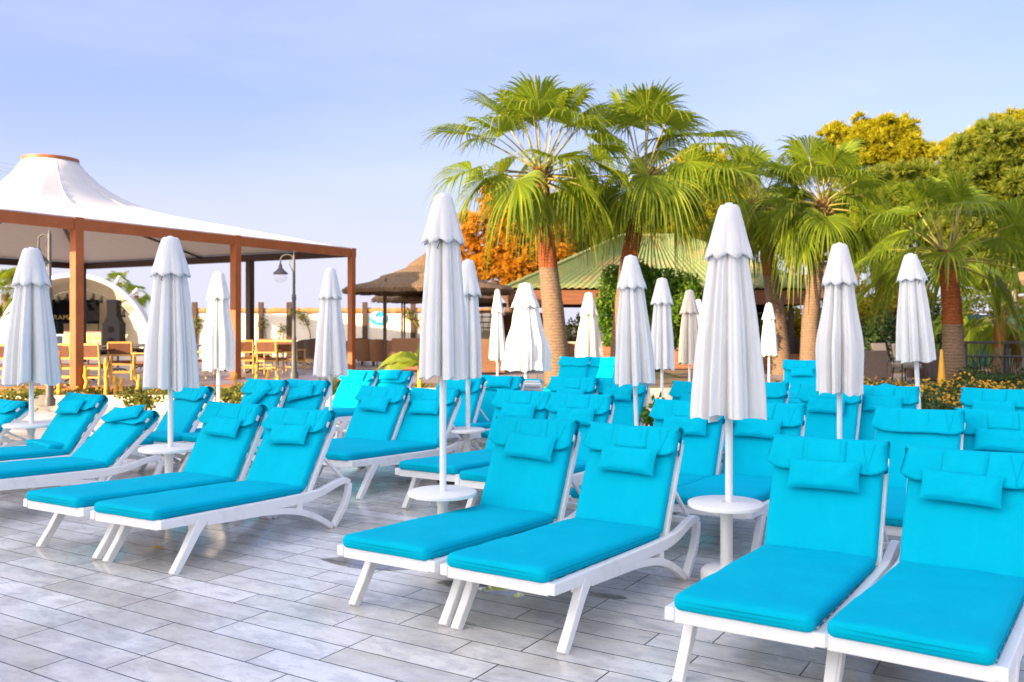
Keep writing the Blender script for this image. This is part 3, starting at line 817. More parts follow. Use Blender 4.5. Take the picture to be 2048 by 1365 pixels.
parasol(1845, 508, 9.6, 722, 72, 'white parasol at right leaning on a tilted pole by the flower bed', 54, seed=111, vfrac=.24, lean=-.055)
table(1452, 1004, 5.5, 76, 'round white table in the front right with its stem and base in view')
table(885, 982, 6.0, 69, 'round white table in the front middle beside the left lounger of the pair')
table(338, 894, 7.82, 58, 'round white table behind the left pair of loungers')
table(62, 847, 9.43, 51, 'round white table at the left edge of the deck')
table(930, 858, 9.63, 41, 'small round white table behind the tall middle parasol')

# ------------------------------------------------------------------ foliage
def rdir(r):
    z = r.uniform(-1, 1); q = r.uniform(0, 2 * pi); k = math.sqrt(1 - z * z)
    return Vector((k * cos(q), k * sin(q), z))
def leaf_quad(m, c, n, up, l, wd):
    x = n.cross(up)
    if x.length < .01: x = Vector((1, 0, 0))
    x.normalize(); y = x.cross(n).normalized()
    m.add([c - y * l * .5, c + x * wd * .5 + n * l * .06, c + y * l * .5, c - x * wd * .5 + n * l * .06], [(0, 1, 2, 3)])
def needle_tuft(m, c, d, r, L, k):
    for _ in range(k):
        e = (d + rdir(r) * .75).normalized(); s = e.cross(rdir(r))
        if s.length < .05: continue
        s.normalize(); wd = L * .12
        m.add([c - s * wd, c + s * wd, c + e * L * r.uniform(.7, 1.2)], [(0, 1, 2)])
def crown_mesh(m, lobes, density, size, r, style='leaf', inner=.35, k=7):
    """lobes: (centre, (rx, ry, rz)); clumps of small leaves through each lobe's outer volume"""
    for (c, rad) in lobes:
        c = Vector(c); subs = [(Vector((0, 0, 0)), .62)] + [(Vector((d_.x * rad[0], d_.y * rad[1], d_.z * rad[2])) * r.uniform(.55, 1.08), r.uniform(.22, .44)) for d_ in (rdir(r) for _ in range(16))] if style == 'leaf' else [(Vector((0, 0, 0)), .6)] + [(Vector((d_.x * rad[0], d_.y * rad[1], d_.z * rad[2])) * r.uniform(.45, 1.15), r.uniform(.12, .27)) for d_ in (rdir(r) for _ in range(34))]
        vol = (rad[0] * rad[1] + rad[1] * rad[2] + rad[0] * rad[2]) * 4
        for _ in range(int(vol * density)):
            d = rdir(r); q = r.uniform(inner, 1.06) ** .6
            lump = 1 + .28 * noise.noise(d * 2.3 + c) + .15 * noise.noise(d * 6 + c)
            sc_, sr_ = subs[r.randrange(len(subs))] if r.random() > .16 else subs[0]
            p = c + sc_ + Vector((d.x * rad[0], d.y * rad[1], d.z * rad[2])) * q * lump * sr_
            if style == 'leaf':
                cl = rdir(r)
                for _ in range(3):
                    pp = p + rdir(r) * size * .7
                    n = (d * .8 + rdir(r)).normalized()
                    leaf_quad(m, pp, n, rdir(r), size * r.uniform(.7, 1.25), size * r.uniform(.45, .7))
            else:
                dd = (d + Vector((0, 0, .5))).normalized()
                needle_tuft(m, p, dd, r, size * r.uniform(.8, 1.4), k + 7)
def limb(m, a, b, r0, r1, r, wob=.15, n=6):
    a, b = Vector(a), Vector(b); L = (b - a).length; pts = []; rad = []
    for i in range(n + 1):
        t = i / n; p = a.lerp(b, t) + rdir(r) * wob * L * .15 * sin(pi * t)
        pts.append(p); rad.append(r0 + (r1 - r0) * t)
    m.tube(pts, rad, 8)
def tree(name, label, cat, base, lobes, mat, density, size, style, seed, trunk_r=.22, group=None, k=7, inner=.35):
    r = random.Random(seed); base = Vector(base)
    root = thing(name, label, cat, base, 0, group)
    m = MB(); ls = [(Vector(c) - base, rad) for c, rad in lobes]
    crown_mesh(m, ls, density, size, r, style, inner, k)
    m.build('crown', mat, root)
    m = MB(); top = sum((c for c, _ in ls), Vector()) / len(ls)
    fork = Vector((top.x * .3, top.y * .3, max(top.z * .45, .2)))
    limb(m, (0, 0, -.2), fork, trunk_r, trunk_r * .75, r)
    for c, rad in ls: limb(m, fork, c + Vector((0, 0, rad[2] * .4)), trunk_r * .6, trunk_r * .15, r, .5)
    m.build('trunk', M['bark'], root, smooth=60)
    return root
def lobes_px(lst, Y, dy=None):
    """(px, py, half width px, half height px[, dY]) -> lobes at distance Y"""
    out = []
    for q in lst:
        px, py, a, b = q[:4]; yy = Y + (q[4] if len(q) > 4 else 0); s = yy / F
        out.append((P(px, py, yy), (a * s, min(a, b) * s * 1.0, b * s)))
    return out
GT = 'trees standing behind the pool bar'
tree('rusty_conifer', 'orange rusty conifer lit by the low sun behind the thatched umbrella', 'tree', P(1015, 700, 37),
     lobes_px([(965, 470, 48, 55), (1030, 450, 60, 70), (1085, 480, 48, 62), (960, 530, 40, 32), (1040, 520, 62, 40), (1100, 440, 36, 44), (985, 400, 22, 50), (1015, 545, 40, 22), (1112, 505, 36, 44), (1070, 530, 40, 30)], 37), M['rust'], 80, .20, 'needle', 1, .3, GT, 9)
tree('pine_tree', 'yellow green pine between the two tall palms above the green roof', 'tree', P(1230, 700, 41),
     lobes_px([(1160, 480, 48, 60), (1225, 470, 60, 55), (1300, 450, 70, 62), (1385, 440, 62, 70), (1450, 400, 60, 68), (1340, 400, 56, 46), (1180, 420, 40, 40), (1440, 350, 50, 44), (1490, 420, 50, 60), (1150, 520, 38, 24), (1420, 470, 60, 40), (1390, 345, 45, 40)], 41), M['pine_lit'], 70, .24, 'needle', 2, .3, GT, 8)
tree('pine_tree', 'tall umbrella pine with a bright yellow sunlit top right of the palms', 'tree', P(1760, 730, 43),
     lobes_px([(1690, 275, 48, 28), (1745, 262, 60, 30), (1805, 262, 36, 26), (1830, 300, 40, 28), (1760, 310, 62, 36), (1690, 320, 44, 28), (1850, 312, 26, 18)], 43), M['pine_lit'], 80, .26, 'needle', 3, .32, GT, 9, .2)
tree('pine_tree', 'broad green pine below the yellow topped pine', 'tree', P(1800, 730, 39),
     lobes_px([(1720, 390, 70, 52), (1800, 380, 75, 58), (1870, 400, 66, 62), (1770, 450, 80, 40), (1680, 440, 60, 46), (1850, 460, 60, 40)], 39), M['pine_dark'], 70, .26, 'needle', 4, .3, GT, 8)
tree('pine_tree', 'large dark pine at the right edge of the photo with pointed shoots', 'tree', P(2000, 740, 35),
     lobes_px([(1925, 350, 55, 60), (1990, 320, 70, 70), (2060, 320, 80, 90), (1935, 430, 62, 62), (2010, 440, 80, 80), (1960, 520, 70, 50), (2050, 530, 70, 60), (2110, 420, 80, 120)], 35), M['pine_dark'], 70, .24, 'needle', 5, .34, GT, 8)
tree('pine_tree', 'upright pine behind the dark one whose top shoots glow yellow', 'tree', P(2010, 740, 41),
     lobes_px([(1915, 300, 40, 22), (1965, 275, 40, 26), (2010, 258, 34, 26), (2050, 250, 40, 30), (2090, 240, 40, 34), (1985, 320, 80, 40)], 41), M['pine_lit'], 80, .26, 'needle', 6, .3, GT, 9)
tree('pine_tree', 'shaded dark pine crown between the two right palm trunks', 'tree', P(1700, 740, 37),
     lobes_px([(1600, 470, 70, 46), (1680, 490, 60, 50), (1740, 500, 62, 44), (1540, 440, 60, 44), (1510, 470, 46, 40), (1790, 520, 44, 40)], 37), M['pine_dark'], 36, .26, 'needle', 7, .3, GT, 7)
tree('pine_tree', 'dim pine hanging over the small palm at the right edge', 'tree', P(2080, 740, 31),
     lobes_px([(1975, 560, 50, 24), (2030, 560, 50, 34), (2080, 590, 60, 60)], 31), M['pine_dark'], 36, .24, 'needle', 8, .2, GT, 7)
def bush(name, label, cat, base, lobes, mat, density, size, seed, group=None, inner=.55):
    r = random.Random(seed); root = thing(name, label, cat, base, 0, group); b = Vector(base); m = MB()
    crown_mesh(m, [(Vector(c) - b, rad) for c, rad in lobes], density, size, r, 'leaf', inner)
    m.build('foliage', mat, root)
    m = MB()
    for c, rad in lobes: limb(m, (0, 0, -.05), Vector(c) - b, .03, .012, r)
    m.build('stem', M['bark'], root)
    return root
bush('round_bush', 'big round bright green bush behind the slim parasols', 'bush', P(1310, 735, 25.5),
     lobes_px([(1262, 605, 62, 62), (1350, 600, 70, 60), (1310, 580, 76, 40), (1250, 655, 48, 50), (1310, 655, 80, 54), (1385, 645, 44, 58)], 25.5), M['bush'], 190, .13, 11)
bush('small_bush', 'small yellowish bush seen between the leftmost palm and the beige parasol', 'bush', P(1150, 705, 31),
     lobes_px([(1140, 665, 26, 28), (1165, 655, 24, 24), (1150, 690, 34, 18)], 31), M['shrub_y'], 50, .13, 12)
bush('yellow_hedge', 'glowing yellow green hedge seen under the pool bar roof', 'hedge', P(1560, 740, 35),
     lobes_px([(1440, 650, 40, 42), (1500, 645, 46, 46), (1560, 645, 44, 44), (1615, 650, 44, 44), (1660, 650, 40, 44)], 35), M['hedge_y'], 80, .16, 13)
bush('yellow_shrub', 'bright yellow leafed shrub right of the palm trunks', 'shrub', P(1790, 740, 33),
     lobes_px([(1735, 620, 44, 46), (1790, 605, 48, 44), (1840, 610, 30, 40), (1715, 650, 34, 36)], 33), M['hedge_y'], 90, .16, 14)
bush('dark_hedge', 'dark green hedge behind the taupe patio chairs', 'hedge', P(1790, 765, 29),
     lobes_px([(1715, 685, 40, 38), (1770, 680, 48, 40), (1830, 680, 48, 44), (1870, 650, 40, 60), (1680, 690, 40, 34)], 29), M['hedge_d'], 100, .13, 15)
bush('back_hedge', 'loose green hedge behind the small palm at the right edge', 'hedge', P(1990, 740, 36),
     lobes_px([(1950, 630, 50, 40), (2010, 640, 50, 36), (2070, 620, 50, 50), (1930, 590, 30, 30)], 36), M['pine_lit'], 30, .16, 16)
for k, (px, py, a, b, Y, lab) in enumerate((
    (15, 795, 60, 30, 14.5, 'low green shrub at the left edge behind the white table'),
    (285, 790, 50, 24, 15.5, 'leafy yellow green shrub behind the left table parasol'),
    (462, 790, 34, 22, 15.5, 'leafy yellow green shrub beside the small cream parasol'),
    (645, 775, 26, 24, 16.0, 'yellow green shrub in front of the pavilion corner post'),
    (1302, 822, 28, 26, 10.6, 'small green shrub between the loungers beside the second palm parasol'))):
    z0 = max(.0, HC + (HY - (py + b)) * Y / F)
    bush('low_shrub', lab, 'shrub', (((px - CX) * Y / F), Y, 0), lobes_px([(px - a * .4, py + b * .3, a * .55, b * .8), (px + a * .35, py, a * .55, b), (px, py + b * .5, a * .8, b * .7)], Y), M['shrub_y'] if k != 4 else M['bush'], 130, .085, 30 + k, 'low shrubs among the loungers and along the bed')

# ------------------------------------------------------------------ palms
def frond_mesh(m, mp, base, az, el, Lp, Lf, r, droop=1.0, nseg=42):
    """petiole tube into mp, pleated fan into m"""
    t = Vector((cos(az) * cos(el), sin(az) * cos(el), sin(el))); p = Vector(base); pts = [p.copy()]; n = 7
    g = .055 * droop * (1.1 - .5 * abs(sin(el)))
    for i in range(n):
        t = (t + Vector((0, 0, -g * (.5 + i / n)))).normalized(); p = p + t * Lp / n; pts.append(p.copy())
    mp.tube(pts, [.030 - .016 * i / n for i in range(n + 1)], 6)
    s = t.cross(Vector((0, 0, 1)))
    if s.length < .1: s = Vector((-sin(az), cos(az), 0))
    s.normalize(); nn = s.cross(t).normalized()
    roll = r.uniform(-.7, .7); s, nn = s * cos(roll) + nn * sin(roll), nn * cos(roll) - s * sin(roll)
    # the blade bends back from the petiole
    bend = r.uniform(.05, .75); t, nn = (t * cos(bend) - nn * sin(bend)), (nn * cos(bend) + t * sin(bend))
    span = R(r.uniform(112, 140)); fold = r.uniform(.12, .40)
    st = (0.03, .30, .52, .68, .84, 1.0)
    for k in range(nseg):
        q = (k + .5) / nseg * 2 - 1; a = q * span
        dirv = (t * cos(a) + s * sin(a) + nn * fold * abs(sin(a)) * 1.0).normalized()
        side = (t * -sin(a) + s * cos(a)).normalized()
        up = dirv.cross(side).normalized()
        L = Lf * (1 - .33 * abs(q) ** 1.6) * r.uniform(.93, 1.07); da = span * 2 / nseg
        tipd = r.uniform(.75, 1.35) * droop; kink = r.uniform(.55, .75)
        vs = []; sway = r.uniform(-.10, .10)
        for j, f in enumerate(st):
            wd = L * f * math.tan(da / 2) * 1.03 if f <= .55 else L * .42 * math.tan(da / 2) * max(.03, (1.05 - f) / .5) ** .8
            fl = max(0, f - .42)
            c = p + dirv * L * (f - fl * fl * .45 * tipd) + Vector((0, 0, -1)) * L * fl * fl * 1.55 * tipd + side * L * fl * sway + Vector((0, 0, -.05 * f * f * L))
            rid = wd * .42
            vs += [c - side * wd, c + up * rid, c + side * wd]
        fs = []
        for j in range(len(st) - 1):
            b = j * 3; fs += [(b, b + 1, b + 4, b + 3), (b + 1, b + 2, b + 5, b + 4)]
        m.add(vs, fs)
def palm(label, base, path, rads, peel, nf, Lp, Lf, seed, group='fan palms around the pool bar', extra=(), dead=5, low=4, front=4):
    """path: trunk points relative to base; the last one is the crown centre"""
    r = random.Random(seed); root = thing('fan_palm', label, 'palm tree', base, 0, group)
    pts = [Vector(q) for q in path]; full = []; fr = []
    for i in range(len(pts) - 1):
        for j in range(8):
            t = j / 8; full.append(pts[i].lerp(pts[i + 1], t)); fr.append((rads[i] * (1 - t) + rads[i + 1] * t) * (1 + .018 * sin(full[-1].z * 26) + .02 * r.uniform(-1, 1)))
    full.append(pts[-1]); fr.append(rads[-1])
    m = MB(); m.tube(full, fr, 20); tr = m.build('trunk', M['trunk'], root, smooth=60); tr['peel'] = float(peel)
    top = pts[-1]
    # old leaf bases around the crown shaft
    m = MB()
    for i in range(40):
        q = i * 2.39996; z = top.z - .55 + .45 * i / 40; rr = rads[-1] * .84
        a = Vector((top.x + rr * cos(q), top.y + rr * sin(q), z)); o = Vector((cos(q), sin(q), 1.1)).normalized()
        L = r.uniform(.14, .30); m.bar(a - o * .05, a + o * L, .085, .028, up=(cos(q), sin(q), 0))
    m.build('leaf_bases', M['leaf_base'], root)
    specs = list(extra) + [(r.uniform(0, 6.28), R(r.uniform(70, 86)), Lp * r.uniform(.95, 1.2), Lf * r.uniform(.85, 1.05), .55) for _ in range(2 if nf > 12 else 1)]
    for i in range(nf):
        f = (i + .5) / nf; q = i * 2.39996 + seed + r.uniform(-.3, .3)
        el = R(76) * (1 - f) + R(-14) * f + r.uniform(-.12, .12)
        if el < .45 and abs(((q + pi / 2 + pi) % (2 * pi)) - pi) < .75: q += pi * .45
        specs.append((q, el, Lp * r.uniform(.9, 1.2), Lf * r.uniform(.9, 1.1), .50 + .32 * f))
    for i in range(low):
        specs.append(((pi if i % 2 else 0) + r.uniform(-.7, .5), R(r.uniform(-38, 2)), Lp * r.uniform(.55, .9), Lf * r.uniform(.85, 1.05), 1.05))
    for i in range(front if nf > 14 else 0):          # broad fans turned to the pool
        specs.append((-1.57 + (i - 1.5) * .75 + r.uniform(-.2, .2), r.uniform(-.30, .45), Lp * r.uniform(.55, .8), Lf * r.uniform(.85, 1.0), .7))
    for i in range(3 if nf > 14 and front > 2 else 0):          # short old leaves hanging in front of the top of the trunk
        specs.append((-1.57 + (i - 1) * .85 + r.uniform(-.2, .2), R(r.uniform(-45, -25)), Lp * .42, Lf * r.uniform(.6, .75), 1.1))
    for (q, el, lp, lf, dr) in specs:
        m = MB(); mp = MB()
        b = top + Vector((cos(q) * .12, sin(q) * .12, -.05 - .36 * max(0, .55 - el)))
        frond_mesh(m, mp, b, q, el, lp, lf, r, dr)
        fo = m.build('frond', M['frond'], root); mp.build('petiole', M['petiole'], fo, smooth=60)
    for i in range(dead):
        m = MB(); mp = MB(); q = r.uniform(0, 2 * pi); b = top + Vector((cos(q) * .15, sin(q) * .15, -.45))
        frond_mesh(m, mp, b, q, R(-58) + r.uniform(-.2, .2), Lp * .7, Lf * .8, r, 1.3, 22)
        fo = m.build('dry_frond', M['frond_old'], root); mp.build('petiole', M['petiole'], fo, smooth=60)
    return root
def palm_px(label, Y, trunk_px, wpx, peel_py, nf, Lp, Lf, seed, **kw):
    base = P(*trunk_px[0], Y); pts = [P(px, py, Y) - base for px, py in trunk_px]
    z0 = .1; base.z, sh = z0, base.z - z0
    pts = [p + Vector((0, 0, sh)) for p in pts]; pts[0].z = -.05
    return palm(label, base, pts, [w_ * .90 * Y / F / 2 for w_ in wpx], HC + (HY - peel_py) * Y / F - z0, nf, Lp, Lf, seed, **kw)
palm_px('tallest fan palm left of centre with leaves lit yellow green by the sun', 22.7, [(1117, 752), (1108, 640), (1096, 530), (1088, 440), (1082, 335)], (62, 50, 42, 38, 30), 532, 18, 1.32, 1.40, 1, low=3, extra=[(3.15, .55, 1.95, 1.42, .5), (3.6, .12, 1.75, 1.42, .75), (2.8, 1.0, 1.75, 1.42, .4), (.2, .95, 1.6, 1.4, .45), (-1.7, 1.15, 1.5, 1.4, .35)], dead=0)
palm_px('second fan palm from the left, its slanting trunk leaning right behind a white parasol', 24.0, [(1236, 740), (1246, 620), (1258, 520), (1272, 450), (1288, 345)], (46, 42, 38, 36, 28), 515, 16, 1.38, 1.45, 2, low=7, extra=[(.1, .6, 1.95, 1.45, .45), (-.5, .15, 1.95, 1.5, .7), (-1.6, .1, 1.0, 1.4, .9), (.3, .25, 2.0, 1.4, .5), (-1.5, 1.25, 1.5, 1.4, .3)], dead=0)
palm_px('fan palm whose tan trunk leans left from the pool bar corner', 27.5, [(1564, 742), (1552, 620), (1540, 540), (1530, 470), (1520, 400)], (46, 38, 34, 30, 24), 548, 15, 1.0, 1.22, 3, low=6, dead=1)
palm_px('fan palm with a slender trunk reaching up right beside the dark roof', 25.5, [(1617, 742), (1620, 640), (1632, 540), (1640, 450), (1645, 400)], (42, 36, 32, 30, 24), 520, 17, 1.05, 1.28, 4, low=7, dead=2)
palm_px('broad fan palm at right with a thick straight trunk orange near the top', 21.4, [(1908, 775), (1906, 660), (1903, 600), (1898, 560), (1895, 500)], (52, 44, 40, 38, 30), 644, 18, 1.25, 1.30, 5, low=3, front=2, dead=0)
palm_px('small young fan palm near the right edge', 27.0, [(1998, 742), (1999, 690), (2000, 640), (2001, 612)], (34, 26, 22, 18), 690, 12, .95, 1.15, 6, dead=1)
palm_px('distant fan palm at the left edge behind the stage shell', 70, [(15, 690), (14, 640), (12, 590)], (20, 16, 13), 500, 14, 1.3, 1.5, 7, dead=2)
palm_px('tiny distant palm top showing above the stage shell', 120, [(238, 690), (238, 600), (238, 566)], (14, 12, 10), 500, 12, 1.1, 1.3, 8, dead=0)
palm_px('tiny distant palm top beside the right side of the stage shell', 120, [(272, 690), (272, 620), (272, 592)], (14, 12, 10), 500, 12, 1.0, 1.2, 9, dead=0)

# banana plant in the bed
def banana(label, px, py, Y):
    base = Vector(((px - CX) * Y / F, Y, .08)); root = thing('banana_plant', label, 'plant', base); r = random.Random(3)
    m = MB(); m.tube([(0, 0, -.02), (.02, 0, .4), (0, 0, .78)], [.06, .05, .03], 10); m.build('stem', M['stake'], root, smooth=60)
    for (az, el, L, wd) in ((3.3, .28, 1.25, .42), (3.0, .62, 1.2, .40), (2.5, .75, .95, .30), (.4, .9, 1.0, .30), (-.3, .35, .9, .28), (1.3, 1.2, 1.0, .26), (3.9, .9, .8, .26)):
        m = MB(); t = Vector((cos(az) * cos(el), sin(az) * cos(el), sin(el))); p = Vector((0, 0, .72)); n = 12; rows = []
        s = t.cross(Vector((0, 0, 1))).normalized(); rl = .9 if cos(az) < 0 else -.6; s = s * cos(rl) + s.cross(t) * sin(rl)
        for i in range(n + 1):
            f = i / n; w_ = wd * .5 * max(.02, sin(pi * min(1, f * .92 + .06))) ** .6
            up = s.cross(t).normalized(); e = 1 if i % 2 else .78
            rows += [p - s * w_ * e + up * w_ * .25, p, p + s * w_ * e + up * w_ * .25]
            t = (t + Vector((0, 0, -.16))).normalized(); p = p + t * L / n
        m.add(rows, [q for i in range(n) for q in ((i * 3, i * 3 + 1, i * 3 + 4, i * 3 + 3), (i * 3 + 1, i * 3 + 2, i * 3 + 5, i * 3 + 4))])
        m.build('leaf', M['banana'], root)
banana('young banana plant with torn yellow green leaves in front of the brown sofas', 838, 745, 18.3)

# ------------------------------------------------------------------ pavilion with the tensile roof
dF = Vector((.4925, .8703, 0)); dS = Vector((-.8703, .4925, 0))     # along the front (away), along the side (to the back left)
pc = Vector((-4.63, 26.2, 0)); ZB = 3.75
LFp, LSp = 10.5, 12.2
def pv(a, b, z): p = pc - dF * a + dS * b; return Vector((p.x, p.y, z))   # a back along the front, b along the side
pav = thing('tent_pavilion', 'open pavilion with a peaked white membrane roof on brown steel posts', 'pavilion', pv(0, 0, 0))
po = Vector(pav.location)
def pb(m, a, b, w_, h): m.bar(Vector(a) - po, Vector(b) - po, w_, h)
angF = math.atan2(dF.y, dF.x)
def ppost(a, b, mat, w_=.19):
    m = MB(); c = pv(a, b, (TZ + ZB - .2) / 2) - po; m.box(c, (w_, w_, ZB - .2 - TZ), rz=angF); 
    m.box(pv(a, b, TZ + .012) - po, (w_ + .14, w_ + .14, .024), rz=angF)
    m.build('post', mat, pav, bevel=.006)
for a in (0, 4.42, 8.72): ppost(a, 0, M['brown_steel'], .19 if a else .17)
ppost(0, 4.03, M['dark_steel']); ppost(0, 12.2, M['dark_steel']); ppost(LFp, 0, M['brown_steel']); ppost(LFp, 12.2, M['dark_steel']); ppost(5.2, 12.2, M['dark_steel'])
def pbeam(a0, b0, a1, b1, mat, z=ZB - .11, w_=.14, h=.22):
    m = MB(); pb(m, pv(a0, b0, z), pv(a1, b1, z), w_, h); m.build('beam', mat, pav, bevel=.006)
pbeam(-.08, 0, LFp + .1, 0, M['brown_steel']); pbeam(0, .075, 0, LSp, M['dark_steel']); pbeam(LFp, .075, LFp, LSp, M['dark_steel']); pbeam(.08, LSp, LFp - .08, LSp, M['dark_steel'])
ring_c = pv(LFp / 2, LSp / 2, 6.03); RR = .66
def memb(q, t, dz=0.0):
    """q round the square edge, t 0 at the ring, 1 at the beam"""
    q = q % 1 * 4; k = int(q); f = q - k
    A = [(0, 0), (LFp, 0), (LFp, LSp), (0, LSp)]
    a0, b0 = A[k % 4]; a1, b1 = A[(k + 1) % 4]
    e = pv(a0 + (a1 - a0) * f, b0 + (b1 - b0) * f, ZB + .02)
    d = (e - ring_c); d.z = 0; d.normalize(); c = ring_c + d * RR
    g = .5 * (1 - t) + .5 * (1 - t) ** 8
    corner = 1 - abs(2 * f - 1)                       # 0 at a corner, 1 at mid side
    p = c.lerp(e, t); p.z = e.z + (ring_c.z - e.z) * g
    p.z += .06 * (1 - corner) ** 3 * sin(pi * t) ** 1.2 + dz
    return p
m = MB(); NQ = 128
m.grid(lambda u, t: memb(u, t) - po, NQ, 26)
m.build('roof_membrane', M['tent'], pav, smooth=60, solid=.02)
m = MB(); m.lathe([(RR + .05, -.03), (RR + .05, .05), (RR - .06, .05), (RR - .06, -.03), (RR + .05, -.03)], 40, c=ring_c - po); m.build('crown_ring', M['brown_steel'], pav, smooth=40)
for k in range(4):
    m = MB(); m.tube([memb(k / 4, t, -.10 - .25 * (1 - t) ** 4) - po for t in (0.06, .15, .3, .45, .6, .75, .9, .985)], .065, 8); m.build('rafter', M['dark_steel'], pav, smooth=50)
for q in (.125, .375, .625, .875):
    m = MB(); m.tube([memb(q, t, -.08 - .28 * (1 - t) ** 4) - po for t in (0.06, .15, .3, .45, .6, .75, .9, .985)], .035, 8); m.build('rafter', M['dark_steel'], pav, smooth=50)

for k in range(16):
    if k % 2: m = MB(); m.tube([memb(k / 16, t, .016) - po for t in (.01, .05, .1, .16, .23, .32, .42, .54, .67, .8, .9, .99)], .011, 5); m.build('membrane_seam', M['tent'], pav, smooth=60)
for a in (0, 4.42, 8.72):                        # fixing plates where the membrane is clamped to the posts
    m = MB(); m.box(pv(a + .0, -.085, ZB - .10) - po, (.20, .012, .26), rz=angF); m.build('fixing_plate', M['brown_steel'], pav)
# ------------------------------------------------------------------ stage shell
SY = 39.0; sc = P(148, 690, SY); sc.z = TZ; SR = 3.42
st = thing('stage_shell', 'white quarter dome stage shell with a cream inside behind the pavilion', 'stage', sc)
m = MB()
def dome(r): return lambda u, t: Vector((r * cos(pi * u) * cos(t * pi / 2) , (r * .95) * sin(t * pi / 2) if False else r * sin(t * pi / 2) * .9, r * sin(pi * u) * cos(t * pi / 2) * 1.02))
m.grid(dome(SR), 48, 20); m.grid(dome(SR - .12), 48, 20, flip=True)
m.build('shell', M['dome'], st, smooth=60)
m = MB(); m.tube([Vector(((SR - .06) * cos(pi * u / 40), -.03, (SR - .06) * 1.02 * sin(pi * u / 40))) for u in range(41)], .10, 10); m.build('arch_rim', M['plastic'], st, smooth=50)
m = MB(); m.box((0, 1.2, .12), (5.6, 2.6, .24)); m.build('stage_floor', M['dark_panel'], st)
for q in (62, 48, 28, 120):
    m = MB(); a = Vector((SR * cos(R(q)), .3, SR * sin(R(q)))); m.tube([a, a * 1.13], .06, 6); m.build('roof_strut', M['plastic'], st)
# fittings of the stage
def sbox(name, label, cat, c, d, mat, group=None, **kw):
    root = thing(name, label, cat, c, 0, group); m = MB(); m.box((0, 0, d[2] / 2), d); m.build('body', mat, root, bevel=.01); return root
bn = thing('stage_banner', 'black stage backdrop with gold lettering behind the front pavilion post', 'banner', P(150, 690, SY + 1.4)); bn.location.z = TZ + .24
m = MB(); m.box((.03, 0, 1.64), (2.10, .05, 1.06)); m.build('cloth', M['dark_panel'], bn)
m = MB()
for sg in (-1, 1): m.tube([(.03 + sg * 1.0, .04, 0), (.03 + sg * 1.0, .04, 2.2)], .025, 8)
m.build('stand', M['dark_metal'], bn)
def text(name, body, size, loc, parent, mat, rot=(pi / 2, 0, 0), ext=.006, align='LEFT', spacing=1.0):
    c = bpy.data.curves.new(name, 'FONT'); c.body = body; c.size = size; c.extrude = ext; c.align_x = align; c.space_character = spacing
    c.materials.append(mat); tmp = bpy.data.objects.new('tmp', c); COL.objects.link(tmp); bpy.context.view_layer.update()
    me = bpy.data.meshes.new_from_object(tmp.evaluated_get(bpy.context.evaluated_depsgraph_get())); bpy.data.objects.remove(tmp); bpy.data.curves.remove(c)
    me.name = name; o = bpy.data.objects.new(name, me); COL.objects.link(o); o.parent = parent; o.location = loc; o.rotation_euler = rot
    return o
text('lettering', 'RAMADA', .30, (-.94, -.035, 1.30), bn, M['gold'], spacing=1.12)
for (px, h, dz, lab) in ((228, 2.15, 0, 'tall dark speaker stack on the right of the stage'), (112, 1.2, 0, 'dark slanted speaker box on the left of the stage')):
    c = P(px, 690, SY + .5); c.z = TZ + .24
    root = thing('speaker_stack', lab, 'speaker', c, 0, 'stage speakers'); m = MB()
    m.box((0, 0, h * .27), (.78, .6, h * .54)); m.build('bass_cabinet', M['speaker'], root, bevel=.02)
    m = MB(); m.prism([(-.36, h * .542), (.36, h * .542), (.22, h * .68), (.22, h), (-.22, h), (-.22, h * .68)], lambda p: (p[0], -.24, p[1]), lambda p: (p[0], .24, p[1])); m.build('top_cabinet', M['speaker'], root, bevel=.015)
    for zz in (.18, .40):
        m = MB(); m.lathe([(.0, 0), (.13, .0), (.16, -.03), (.17, -.015), (.17, 0)], 20); o = m.build('cone', M['dark_panel'], root, smooth=40); o.location = (0, -.305, h * zz); o.rotation_euler = (pi / 2, 0, 0)
c = P(117, 690, SY - 1.2); c.z = TZ
tv = thing('monitor_screen', 'white framed monitor standing in front of the stage', 'monitor', c); m = MB()
m.box((0, 0, .62), (.50, .08, .58)); m.box((0, .02, .17), (.08, .06, .34)); m.box((0, .02, .012), (.36, .26, .024)); m.build('case', M['plastic'], tv, bevel=.01)
m = MB(); m.box((0, -.042, .62), (.40, .006, .46)); m.build('screen', M['screen'], tv)
for k, (px, lab) in enumerate(((139, 'bright yellow poster panel left of the front pavilion post, partly hidden by it'), (171, 'poster panel with a red patch beside the front pavilion post'), (191, 'yellow poster panel with a blue streak before the second dark post'))):
    c = P(px, 690, SY - 1.6); c.z = TZ
    root = thing('poster_board', lab, 'poster', c, 0, 'poster boards in front of the stage'); m = MB(); m.box((0, 0, .72), (.44, .03, .60)); m.build('poster', M['poster'], root)
    m = MB()
    for sg in (-1, 1): m.tube([(sg * .18, .03, 0), (sg * .18, .03, 1.0)], .012, 6)
    m.build('stand', M['dark_metal'], root)
